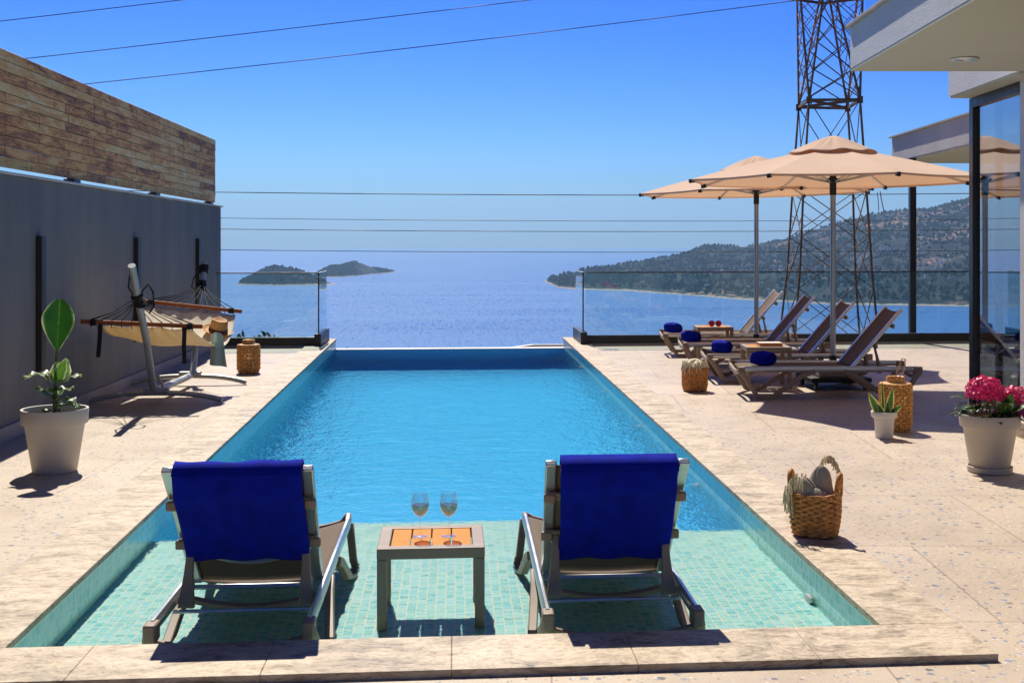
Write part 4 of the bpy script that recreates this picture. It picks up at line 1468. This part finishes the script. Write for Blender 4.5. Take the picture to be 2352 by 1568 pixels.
def anc4():
    return Vector((-0.118 + random.uniform(-0.01, 0.012), random.uniform(-0.10, 0.03), 0.265 + random.uniform(-0.03, 0.015)))
fringe_strands(m, anc4, 60, 0.12, 0.0034, 0.016)
m.build('tassels', 'fringe', bl, smooth=60)
m = MB()
def anc3():
    p = fold2(random.uniform(0.15, 0.85), random.choice((1.0, 0.95)))
    return Vector(p) + Vector((0, 0.004, 0.014))
fringe_strands(m, anc3, 60, 0.022, 0.0032, 0.02)
m.build('tassels', 'fringe', bl, smooth=60)

# ================================================================== POTS AND PLANTS
def pot(t, h_, rt, rb, rim_h, mat, saucer=False):
    m = MB()
    z0 = 0.022 if saucer else 0.0
    m.lathe([(0.0, z0), (rb, z0), (rb + 0.004, z0 + 0.006), (rt - 0.022, h_ - rim_h - 0.006), (rt - 0.018, h_ - rim_h), (rt - 0.004, h_ - rim_h + 0.002), (rt, h_ - rim_h + 0.008), (rt + 0.004, h_ - 0.005), (rt + 0.002, h_), (rt - 0.012, h_ - 0.001), (rt - 0.018, h_ - 0.06), (rt - 0.024, h_ - 0.075)], 56)
    m.build('pot', mat, t, smooth=35)
    m = MB()
    m.lathe([(0.0, h_ - 0.05), (rt * 0.4, h_ - 0.045), (rt - 0.017, h_ - 0.06)], 40)
    m.build('soil', 'soil', t, smooth=60)
    if saucer:
        m = MB()
        m.lathe([(0.0, 0.0), (rb + 0.012, 0.0), (rb + 0.02, 0.006), (rb + 0.024, 0.042), (rb + 0.018, 0.044), (rb + 0.012, 0.012), (0.0, 0.012)], 56)
        m.build('saucer', mat, t, smooth=35)

def leaf(m, base, direction, up, L, Wd, bend=0.4, fold=0.2, shape=1.0, nl=12, nw=6, wave=0.0, blunt=0.0, seed=0.0):
    d = Vector(direction).normalized(); u = Vector(up)
    sd = d.cross(u).normalized(); u = sd.cross(d).normalized()
    base = Vector(base)
    cen, dirs = [], []
    p = base.copy()
    for i in range(nl + 1):
        f = i / nl
        ang = bend * f
        dd = d * math.cos(ang) - u * math.sin(ang)
        cen.append(p.copy()); dirs.append(u * math.cos(ang) + d * math.sin(ang))
        p = p + dd * (L / nl)
    def fn(a, b):
        i = min(nl, int(round(a * nl)))
        w = Wd * (math.sin(math.pi * a ** shape) ** 0.8 if blunt == 0 else (math.sin(math.pi * min(1, a * 0.93 + 0.035) ** shape) ** blunt))
        s_ = (b - 0.5) * 2
        q = cen[i] + sd * (w * s_) + dirs[i] * (fold * w * abs(s_) + wave * Wd * math.sin(a * 15 + s_ * 2 + seed) * abs(s_))
        return q
    m.grid(fn, nl, nw, uv=True)

# left potted plant
t = thing('potted_plant', 'tall single leafed plant in a cream pot by the grey wall', 'potted plant', (-2.765, 8.55, DECK))
pot(t, 0.435, 0.218, 0.142, 0.105, 'pot_cream')
m = MB(); m.tube([(0.0, 0, 0.37), (0.004, 0, 0.55), (0.010, -0.005, 0.72), (0.016, -0.005, 0.84)], [0.017, 0.014, 0.011, 0.008], 10)
m.build('stem', 'stem', t, smooth=60)
m = MB()
leaf(m, (0.016, -0.005, 0.825), (0.03, 0.06, 1), (0.1, -1, 0.1), 0.365, 0.108, 0.10, 0.20, 1.38, 28, 12, 0.03, 0.80, 0.5)
m.build('crown_leaf', 'banana_leaf', t, smooth=180)
m = MB()
for L, Wd, z, dr_, up_, bend, sd_ in ((0.17, 0.05, 0.66, (-1, -0.2, 0.30), (0, 0, 1), 0.7, 1), (0.19, 0.055, 0.60, (0.42, -0.3, 1), (0.6, -1, 0.2), -0.25, 2), (0.13, 0.045, 0.62, (-0.5, 0.7, 0.6), (0, 0, 1), 0.9, 3),
                                      (0.15, 0.042, 0.61, (0.75, 0.2, 0.45), (0, 0, 1), 0.6, 4), (0.13, 0.042, 0.50, (-0.8, -0.3, 0.65), (0, -0.3, 1), 0.2, 5), (0.15, 0.05, 0.48, (0.9, -0.35, 0.35), (0, 0, 1), 0.9, 6),
                                      (0.13, 0.045, 0.52, (0.5, 0.6, 0.6), (0, 0, 1), 0.8, 7), (0.17, 0.05, 0.44, (1, -0.4, 0.35), (0, 0, 1), 0.5, 8), (0.12, 0.05, 0.40, (-0.2, -1, 0.5), (0, 0, 1), 0.6, 9), (0.1, 0.04, 0.56, (0.2, -1, 0.3), (0, 0, 1), 0.8, 10)):
    leaf(m, (0.004, 0, z), dr_, up_, L * 1.2, Wd * 1.35, bend, 0.15, 0.85, 12, 8, 0.25, 0, sd_)
m.build('lower_leaves', 'variegated_leaf', t, smooth=180)

# snake plant
t = thing('potted_plant', 'small snake plant with yellow edged leaves in a white pot', 'potted plant', CF(2.70, 9.72, DECK))
pot(t, 0.215, 0.102, 0.066, 0.05, 'pot_white')
m = MB()
for a, L, Wd, tilt, bend in ((2.9, 0.24, 0.036, 0.55, -0.2), (0.3, 0.25, 0.038, 0.22, -0.1), (5.2, 0.13, 0.03, 0.25, 0.2), (0.0, 0.18, 0.030, 0.85, -0.9), (3.9, 0.12, 0.03, 0.5, 0.3), (1.6, 0.31, 0.014, 0.2, 0.0), (0.8, 0.10, 0.03, 1.0, 0.5)):
    dr_ = Vector((math.cos(a) * tilt, math.sin(a) * tilt * 0.4, 1))
    leaf(m, (0.02 * math.cos(a), 0.02 * math.sin(a), 0.16), dr_, (0.2 * math.cos(a), -1, 0.1), L, Wd, bend, 0.35, 0.75, 14, 8, 0.05, 0, a)
m.build('leaves', 'snake_leaf', t, smooth=180)

# hydrangea
t = thing('potted_plant', 'crimson hydrangea in a large taupe pot by the house', 'potted plant', CF(3.03, 8.28, DECK))
pot(t, 0.40, 0.200, 0.128, 0.088, 'pot_taupe', True)
heads = [((-0.055, -0.05, 0.555), 0.125, 0.105, 'petal'), ((0.155, -0.03, 0.50), 0.105, 0.09, 'petal'), ((0.20, -0.12, 0.415), 0.075, 0.06, 'petal_purple'), ((0.05, 0.11, 0.52), 0.09, 0.075, 'petal')]
for (c, r, rz_, mt) in heads:
    m = MB()
    N = int(1500 * r * r * 10)
    for i in range(N):
        f = (i + 0.5) / N
        zc = 1 - 1.35 * f
        a = i * 2.399963
        rr = math.sqrt(max(0, 1 - zc * zc))
        nrm = Vector((rr * math.cos(a), rr * math.sin(a), zc))
        p = Vector(c) + Vector((nrm.x * r, nrm.y * r, nrm.z * rz_)) * random.uniform(0.88, 1.05)
        nrm = (nrm + Vector((random.uniform(-.5, .5), random.uniform(-.5, .5), random.uniform(-.3, .5)))).normalized()
        e1 = nrm.orthogonal().normalized(); e2 = nrm.cross(e1)
        sz = 0.0155 * random.uniform(0.8, 1.25)
        r0 = random.uniform(0, 1.6)
        for k in range(4):
            an = r0 + k * math.pi / 2
            dd = e1 * math.cos(an) + e2 * math.sin(an); ss = e1 * -math.sin(an) + e2 * math.cos(an)
            o = len(m.v)
            up = nrm * sz * 0.25
            m.add([p, p + dd * sz * 0.6 + ss * sz * 0.5 + up, p + dd * sz * 1.1 + up * 0.6, p + dd * sz * 0.6 - ss * sz * 0.5 + up], [(0, 1, 2, 3)])
            for q, uvv in enumerate(((0.5, 0), (1, 0.5), (random.random(), 1), (0, 0.5))):
                m.uv[o + q] = uvv
    m.build('flower_head', mt, t)
m = MB()
for i in range(46):
    a = random.uniform(0, 6.28)
    r = random.uniform(0.0, 0.16)
    z = random.uniform(0.37, 0.50)
    dr_ = (math.cos(a), math.sin(a), random.uniform(-0.1, 0.5))
    leaf(m, (r * math.cos(a), r * math.sin(a), z), dr_, (0, 0, 1), random.uniform(0.09, 0.15), random.uniform(0.028, 0.045), random.uniform(0.4, 1.1), 0.2, 0.8, 8, 6, 0.08, 0, i)
leaf(m, (-0.10, -0.08, 0.47), (-1, -0.3, 0.1), (0, 0, 1), 0.13, 0.04, 0.4, 0.2, 0.8, 10, 6, 0.05)
leaf(m, (0.06, -0.14, 0.40), (0.8, -0.6, 0.8), (0, -0.3, 1), 0.18, 0.045, 0.3, 0.25, 0.8, 12, 6, 0.05)
leaf(m, (0.03, -0.12, 0.42), (0.3, -0.6, 1), (0, -1, 0.3), 0.16, 0.045, 0.3, 0.25, 0.8, 12, 6, 0.05)
m.build('leaves', 'hydrangea_leaf', t, smooth=180)
m = MB()
for (c, r, rz_, mt) in heads:
    m.tube([(c[0] * 0.3, c[1] * 0.3, 0.34), (c[0] * 0.8, c[1] * 0.8, 0.45), (c[0], c[1], c[2] - 0.03)], 0.006, 6)
m.build('stems', 'stem', t, smooth=60)

# ================================================================== HAMMOCK
st = thing('hammock_stand', 'grey tubular steel hammock stand on arched feet', 'hammock stand', (-2.93, 12.8, DECK))
def L_(x, y, z): return (x + 2.93, y - 12.8, z - DECK)
for (xa, xb, y0, xc) in ((-3.575, -2.296, 12.07, -2.95), (-3.565, -2.32, 13.58, -2.91)):
    m = MB()
    pts = []
    for i in range(21):
        f = i / 20
        k = 1 - abs(2 * f - 1) ** 2.6
        pts.append(L_(xa + (xb - xa) * f, y0, DECK + 0.028 + 0.075 * k))
    m.sweep(pts, [(0.034 * math.cos(a), 0.026 * math.sin(a)) for a in [2 * math.pi * i / 10 for i in range(10)]])
    m.build('foot_bar', 'stand_metal', st, smooth=40)
m = MB(); m.tube([L_(-2.95, 12.07, 0.085), L_(-2.91, 13.58, 0.085)], 0.034, 16); m.build('spine', 'stand_metal', st, smooth=40)
m = MB(); m.tube([L_(-2.945, 12.12, 0.09), L_(-2.948, 12.0, 0.14), L_(-2.935, 11.75, 0.55), L_(-2.915, 11.1, 1.345)], 0.034, 16); m.build('pole', 'stand_metal', st, smooth=50)
m = MB(); m.tube([L_(-2.91, 13.53, 0.09), L_(-2.91, 13.64, 0.14), L_(-2.905, 13.8, 0.55), L_(-2.895, 14.15, 1.33)], 0.034, 16); m.build('pole', 'stand_metal', st, smooth=50)
for y0, y1, za, zb in ((12.07, 12.01, 0.12, 0.26), (13.58, 13.67, 0.12, 0.32)):
    m = MB(); m.tube([L_(-2.90, y0 + (0.16 if y0 < 13 else -0.16), 0.10), L_(-2.90, y1, zb)], 0.012, 8); m.build('brace', 'stand_metal', st, smooth=40)
    MB().box(L_(-2.93, y0, 0.10), (0.24, 0.085, 0.05)).build('foot_bracket', 'stand_metal', st, 0.012)
hm = thing('hammock', 'cream canvas hammock with two wooden spreader bars', 'hammock', (-2.93, 12.8, DECK))
NA, NB = Vector(L_(-3.54, 11.75, 0.80)), Vector(L_(-2.44, 11.75, 0.748))
FA, FB = Vector(L_(-3.36, 13.2, 0.925)), Vector(L_(-2.32, 13.2, 0.81))
for a, b in ((NA, NB), (FA, FB)):
    m = MB(); m.rect([a + (a - b).normalized() * 0.02, b + (b - a).normalized() * 0.02], 0.04, 0.042); m.build('spreader_bar', 'spreader_wood', hm, 0.01)
m = MB()
def canv(a, b):
    x0, x1 = 0.09, 0.93
    p = NA.lerp(NB, x0 + (x1 - x0) * b).lerp(FA.lerp(FB, 0.06 + 0.90 * b), 0.02 + 0.96 * a)
    k = math.sin(math.pi * a)
    sag = 0.27 * k ** 0.8 * (0.72 + 0.28 * math.sin(math.pi * b))
    ed = 0.016 * math.sin(b * math.pi * 16) * (1 - k) ** 2
    p.z -= sag + 0.035 + 0.006 * math.sin(a * 11 + b * 9) + 0.007 * math.sin(b * 26 + a * 3) * (1 - k)
    p.y += ed
    p.x += k * (0.03 * max(0, 0.5 - b) * 2 + 0.085 * max(0, b - 0.5) * 2)
    p.z -= 0.05 * k * max(0, b - 0.7) / 0.3
    return p
m.grid(canv, 36, 40)
m.build('canvas', 'canvas_cream', hm, smooth=180, solid=0.004)
for a, b, ap in ((NA, NB, Vector(L_(-2.955, 11.43, 1.03))), (FA, FB, Vector(L_(-2.87, 13.95, 1.06)))):
    m = MB()
    for i in range(11):
        f = 0.07 + 0.86 * i / 10
        q = a.lerp(b, f)
        mid = q.lerp(ap, 0.5) - Vector((0, 0, 0.015))
        m.tube([q + Vector((0, 0, -0.05)), q + Vector((0, 0, 0.022)), mid, ap + Vector((random.uniform(-.02, .02), 0, random.uniform(-.02, .02)))], 0.0038, 5)
    m.build('cords', 'rope_black', hm)
def coil(m, ap, ax, nn):
    e1 = Vector((1, 0, 0)); e2 = ax.cross(e1).normalized()
    for k in range(nn):
        c = ap + ax * (0.021 * (k - nn / 2)) + Vector((random.uniform(-.005, .005), random.uniform(-.006, .006), 0))
        til = random.uniform(-0.25, 0.25)
        m.tube([c + (e1 * math.cos(a) + e2 * math.sin(a)) * 0.046 + ax * til * 0.06 * math.cos(a) for a in [2 * math.pi * i / 16 for i in range(16)]], 0.0105, 7, closed=True)
m = MB()
coil(m, Vector(L_(-2.925, 11.36, 1.04)), Vector((0.0, -0.63, 0.77)), 7)
ap = Vector(L_(-2.925, 11.36, 1.04))
m.tube([ap + Vector((0.03, -0.03, 0.05)), ap + Vector((0.09, 0, 0.13)), ap + Vector((0.135, 0, 0.06)), ap + Vector((0.14, 0.02, -0.08)), ap + Vector((0.10, 0, -0.14))], 0.009, 7)
m.tube([ap + Vector((-0.04, -0.03, 0.04)), ap + Vector((-0.075, -0.05, 0.1)), ap + Vector((-0.05, -0.1, 0.2)), ap + Vector((-0.03, -0.12, 0.24))], 0.008, 7)
m.build('rope', 'rope_black', hm, smooth=60)
m = MB()
coil(m, Vector(L_(-2.898, 14.02, 1.06)), Vector((0.0, 0.42, 0.9)), 6)
coil(m, Vector(L_(-2.896, 14.12, 1.255)), Vector((0.0, 0.42, 0.9)), 5)
fp = Vector(L_(-2.896, 14.12, 1.25))
m.tube([fp + Vector((-0.04, -0.03, -0.02)), fp + Vector((-0.10, -0.05, -0.1)), fp + Vector((-0.12, -0.08, -0.2)), fp + Vector((-0.06, -0.1, -0.24))], 0.008, 7)
m.tube([fp + Vector((0.0, -0.05, -0.05)), fp + Vector((0.02, -0.09, -0.15)), fp + Vector((-0.02, -0.1, -0.22))], 0.008, 7)
m.build('rope', 'rope_black', hm, smooth=60)
for f, L in ((0.155, 0.33), (0.87, 0.36)):
    q = NA.lerp(NB, f)
    m = MB(); m.rect([q + Vector((0, 0, 0.0)), q + Vector((0.0, -0.03, -0.03)), q + Vector((-0.006, -0.03, -L * 0.5)), q + Vector((-0.02 if f < .5 else 0.0, -0.03, -L))], 0.04, 0.006, (0, 1, 0))
    m.build('strap', 'rope_black', hm)
m = MB()
for a, b in ((NA, NB), (FA, FB)):
    for f in (0.09, 0.91):
        q = a.lerp(b, f); m.box(q + Vector((0, 0, -0.004)), (0.055, 0.05, 0.056))
m.build('strap_loop', 'rope_black', hm)
# cloth hanging at the corner
o = MB()
def clo(a, b):
    w = 0.10 + 0.06 * a
    return (-2.40 + (b - 0.5) * w * 1.1 + 0.02 * a, 12.32 + 0.018 * math.sin(b * 9 + a * 2) + 0.01 * math.sin(a * 6), 0.62 - 0.30 * a + 0.03 * (1 - a) * math.sin(math.pi * b) - 0.02 * b * a)
o.grid(clo, 16, 14)
tag(o.build('hanging_cloth', 'cloth_aqua', None, smooth=180, solid=0.006), 'pale aqua cloth hanging from the hammock corner', 'cloth')
# hat
t = thing('straw_hat', 'tan straw hat with a dark band lying on the hammock', 'hat', (-2.49, 12.86, 0.615), 0.4)
m = MB(); m.lathe([(0.0, 0.105), (0.03, 0.098), (0.055, 0.112), (0.078, 0.118), (0.088, 0.108), (0.092, 0.08), (0.098, 0.03), (0.104, 0.008), (0.125, 0.002), (0.15, 0.006), (0.168, 0.018), (0.17, 0.022), (0.15, 0.011), (0.12, 0.007), (0.10, 0.010)], 48)
h = m.build('crown', 'straw', t, smooth=50)
m = MB(); m.lathe([(0.1045, 0.012), (0.106, 0.014), (0.1015, 0.040), (0.0985, 0.042)], 48); m.build('band', 'hat_band', t, smooth=50)
t.rotation_euler = (R(18), R(6), 0.4)
t.scale = (0.95, 0.95, 1.15)

# ================================================================== PYLON AND WIRES
py = thing('pylon', 'rusty steel lattice power pylon rising behind the parasols', 'pylon', CF(16.5, 71.5, -22), -TH)
DN, DF_ = 70.0, 73.4
def pp(u, v, d): return Vector(((u - 1267) / 2750 * d - 16.5, d - 71.5, EYE + (558 - v) / 2750 * d + 22))
legs = {'NL': [(1822, 880), (1829, 717), (1837, 625.6), (1845, 443), (1858.5, 230)], 'NR': [(2030, 880), (2014, 740), (2003, 625.6), (1990.6, 443), (1975.5, 229)],
        'FL': [(1780, 880), (1797, 717), (1808, 625.6), (1820, 443), (1834.5, 247)], 'FR': [(1985, 880), (1972, 740), (1964.7, 625.6), (1959, 443), (1947, 249)]}
P3 = {}
for k, tab in legs.items():
    d = DN if k[0] == 'N' else DF_
    pts = [pp(u, v, d) for u, v in tab]
    b0, b1 = pts[0], pts[1]
    dz = -22 + 22 - 0.5 - b0.z
    pts.insert(0, b0 + (b0 - b1) * (dz / (b0.z - b1.z)))
    P3[k] = pts
    MB().rect(pts, 0.11, 0.11, (0, 1, 0.01)).build('leg', 'rusty_steel', py)
def at_z(pts, z):
    for a, b in zip(pts, pts[1:]):
        if a.z <= z <= b.z:
            return a.lerp(b, (z - a.z) / (b.z - a.z))
    return pts[-1].copy() if z > pts[-1].z else pts[0].copy()
def xface(A, B, zs, w=0.05, rings=()):
    m = MB()
    for z0, z1 in zip(zs, zs[1:]):
        a0, a1, b0, b1 = at_z(A, z0), at_z(A, z1), at_z(B, z0), at_z(B, z1)
        m.rect([a0, b1], w, w); m.rect([b0, a1], w, w)
        # secondary bracing from the quarter points
        mid = (a0 + b1) / 2
        m.rect([a0.lerp(a1, 0.5), a0.lerp(b1, 0.25)], w * 0.7, w * 0.7)
        m.rect([b0.lerp(b1, 0.5), b0.lerp(a1, 0.25)], w * 0.7, w * 0.7)
    m.build('bracing', 'rusty_steel', py)
ring_z = P3['NL'][-1].z
zs = [2.0, 8.0, 13.2, 17.4, 20.9, 23.9, 26.6, ring_z]
for a, b in (('NL', 'NR'), ('FL', 'FR'), ('NL', 'FL'), ('NR', 'FR')):
    xface(P3[a], P3[b], zs)
m = MB()
T = {k: P3[k][-1] for k in P3}
for a, b in (('NL', 'NR'), ('FL', 'FR'), ('NL', 'FL'), ('NR', 'FR'), ('NL', 'FR'), ('NR', 'FL')):
    m.rect([T[a], T[b]], 0.12, 0.16)
for k in T:
    m.box(T[k], (0.32, 0.14, 0.4))
m.build('waist_frame', 'rusty_steel', py)
# two arms above the waist
up = {'NLo': ('NL', 1839, 0, DN), 'NLi': ('NL', 1890, 0, DN), 'FLo': ('FL', 1831, 0, DF_), 'FLi': ('FL', 1882, 0, DF_),
      'NRo': ('NR', 1981, 0, DN), 'NRi': ('NR', 1921, 0, DN), 'FRo': ('FR', 1968, 0, DF_), 'FRi': ('FR', 1906, 0, DF_)}
U3 = {}
for k, (src, u, v, d) in up.items():
    a = T[src]; b = pp(u, v, d); e = a + (b - a) * 1.5
    if k[2] == 'i':
        e = a + (b - a) * 1.35
    U3[k] = [a, b, e]
    MB().rect([a, b, e], 0.11, 0.11, (0, 1, 0.01)).build('arm_chord', 'rusty_steel', py)
zz = [ring_z + 0.3 + i * 1.35 for i in range(7)]
for s_ in 'LR':
    xface(U3['N' + s_ + 'o'], U3['N' + s_ + 'i'], zz, 0.042)
    xface(U3['F' + s_ + 'o'], U3['F' + s_ + 'i'], zz, 0.042)
    xface(U3['N' + s_ + 'o'], U3['F' + s_ + 'o'], zz, 0.042)
    xface(U3['N' + s_ + 'i'], U3['F' + s_ + 'i'], zz, 0.042)
for d0, d1 in (('NLi', 'NRi'), ('FLi', 'FRi')):
    m = MB()
    for i in range(5):
        z0 = ring_z + 0.2 + i * 1.6
        a0, b0 = at_z(U3[d0], z0), at_z(U3[d1], z0 + 1.6)
        a1, b1 = at_z(U3[d0], z0 + 1.6), at_z(U3[d1], z0)
        m.rect([a0, b0], 0.06, 0.06); m.rect([b1, a1], 0.06, 0.06)
    m.build('bracing', 'rusty_steel', py)
m = MB()
ztop = U3['NLo'][-1].z
for zc in (ztop - 0.2, ztop - 2.6):
    m.rect([(-6.5, 0, zc + 0.6), (0, -1.2, zc), (6.5, 0, zc + 0.6)], 0.14, 0.14); m.rect([(-6.5, 0, zc + 0.6), (0, 1.2, zc), (6.5, 0, zc + 0.6)], 0.14, 0.14)
m.build('cross_arm', 'rusty_steel', py)

def wire(label, pts, d, r):
    """pts: lateral u, height v at the wire's distance d; smooth curve through them"""
    t = MB()
    P = []
    tab = pts
    for i in range(49):
        u = tab[0][0] + (tab[-1][0] - tab[0][0]) * i / 48
        # quadratic through three points
        (x0, y0), (x1, y1), (x2, y2) = tab
        y = y0 * (u - x1) * (u - x2) / ((x0 - x1) * (x0 - x2)) + y1 * (u - x0) * (u - x2) / ((x1 - x0) * (x1 - x2)) + y2 * (u - x0) * (u - x1) / ((x2 - x0) * (x2 - x1))
        dd = d(u) if callable(d) else d
        P.append(CF((u - 1267) / 2750 * dd, dd, EYE + (558 - y) / 2750 * dd))
    t.tube(P, r, 6)
    o = t.build('power_line', 'cable', None, smooth=60)
    return tag(o, label, 'power line', 'power lines crossing the sky')
DU = lambda u: 71.0
wire('highest overhead wire, crossing the upper left corner of the sky', [(-500, 106), (200, 26), (1835, -176)], DU, 0.026)
wire('second overhead wire from the top, rising across the left sky', [(-500, 196), (640, 69), (1835, -76)], DU, 0.026)
wire('third overhead wire, rising to the top of the pylon', [(-500, 263), (1000, 104), (1835, 1)], DU, 0.026)
wire('topmost of the four level wires above the sea', [(-500, 421), (1000, 446.5), (2600, 440)], 60.0, 0.022)
wire('thin second level wire above the sea', [(-500, 480), (1000, 506), (2600, 500)], 61.0, 0.014)
wire('third level wire, just over the sea horizon haze', [(-500, 507), (1000, 530.5), (2600, 523)], 62.0, 0.018)
wire('lowest level wire, lying across the sea horizon', [(-500, 556), (1000, 578), (2600, 571)], 63.0, 0.018)

# ================================================================== BUSHES BELOW THE TERRACE
def bush(name, label, x, y, ztop, w, hgt, seed, n=420, group=None):
    rnd = random.Random(seed)
    t = thing(name, label, 'tree', (x, y, ztop - hgt), 0, group)
    m = MB(); m.tube([(0, 0, -1.5), (0.1, 0, hgt * 0.35), (0.0, 0.1, hgt * 0.8)], [0.16, 0.11, 0.05], 7)
    for k in range(5):
        a = rnd.uniform(0, 6.28)
        m.tube([(0.05, 0, hgt * (0.3 + 0.08 * k)), (w * 0.25 * math.cos(a), w * 0.25 * math.sin(a), hgt * (0.5 + 0.08 * k))], [0.06, 0.025], 5)
    m.build('trunk', 'bark', t, smooth=60)
    m = MB()
    clumps = [(rnd.uniform(-.36, .36) * w, rnd.uniform(-.36, .36) * w, hgt * rnd.uniform(0.42, 0.86), rnd.uniform(0.13, 0.24) * w) for _ in range(13)]
    for i in range(n):
        cx, cy, cz, cr = rnd.choice(clumps)
        d = Vector((rnd.gauss(0, 1), rnd.gauss(0, 1), rnd.gauss(0, 0.8))).normalized() * cr * rnd.uniform(0.5, 1.05)
        p = Vector((cx, cy, cz)) + d
        leaf(m, p, (d.x + rnd.uniform(-.3, .3), d.y, d.z + 0.3 * cr), (rnd.uniform(-1, 1), rnd.uniform(-1, 1), 1), rnd.uniform(0.16, 0.34), 0.05, 0.3, 0.2, 0.9, 3, 2)
    m.build('crown', 'pine_foliage', t)
bush('tree', 'olive green tree top just above the infinity edge', CF((852 - 1267) / 2750 * 34, 34, 0).x, 34, -1.35, 1.3, 4.5, 1)
for i, (u, v, d, w, lab) in enumerate(((628, 728, 34, 1.2, 'tallest small tree seen through the left glass fence'), (668, 741, 36, 1.3, 'low round tree seen through the left glass fence, right of the tallest'), (598, 742, 38, 1.6, 'low tree seen through the left glass fence, next to the grey wall'))):
    p = CF((u - 1267) / 2750 * d, d)
    bush('tree', lab, p.x, p.y, EYE + (558 - v) / 2750 * d, w, 4.5, 10 + i, 420, 'trees below the terrace')

# ================================================================== HILLSIDE VILLAGE (too far to count)
m = MB()
rnd = random.Random(5)
for i in range(240):
    cl = rnd.choice(((2060, 0.42, 60, .10), (2110, 0.40, 50, .10), (2000, 0.36, 70, .08), (1800, 0.33, 40, .06), (1940, 0.25, 90, .09), (1640, 0.3, 40, .05), (2150, 0.2, 60, .08), (1850, 0.10, 230, .05)))
    u = rnd.gauss(cl[0], cl[2] * 0.5)
    q = max(0.01, rnd.gauss(cl[1], cl[3] * 0.6))
    dw, dr2 = hw(u), hr(u)
    d = dw + (dr2 - dw) * q
    z = -150 + (hz(u) + 150) * q ** 0.85 + 6
    p = CF((u - 1267) / 2750 * d, d, z)
    m.box(p, (rnd.uniform(4, 8), rnd.uniform(4, 8), rnd.uniform(7, 11)), Matrix.Rotation(rnd.uniform(0, 3), 3, 'Z'))
tag(m.build('village', 'house_white'), 'pale far off village houses scattered over the headland', 'village', None, 'stuff')

# ================================================================== HAZE
t = NT('haze_air')
t.n.remove(t.p)
pv = t.new('VolumePrincipled')
pv.inputs['Color'].default_value = (0.40, 0.68, 1.0, 1)
pv.inputs['Density'].default_value = 5.5e-5
pv.inputs['Anisotropy'].default_value = 0.4
t.set(t.out.inputs['Volume'], pv.outputs[0])
M['haze_air'] = t.m
o = MB().bx(-62000, 62000, -900, 33000, -153.5, 900).build('haze', 'haze_air')
tag(o, 'pale blue sea haze', None, None, 'stuff')
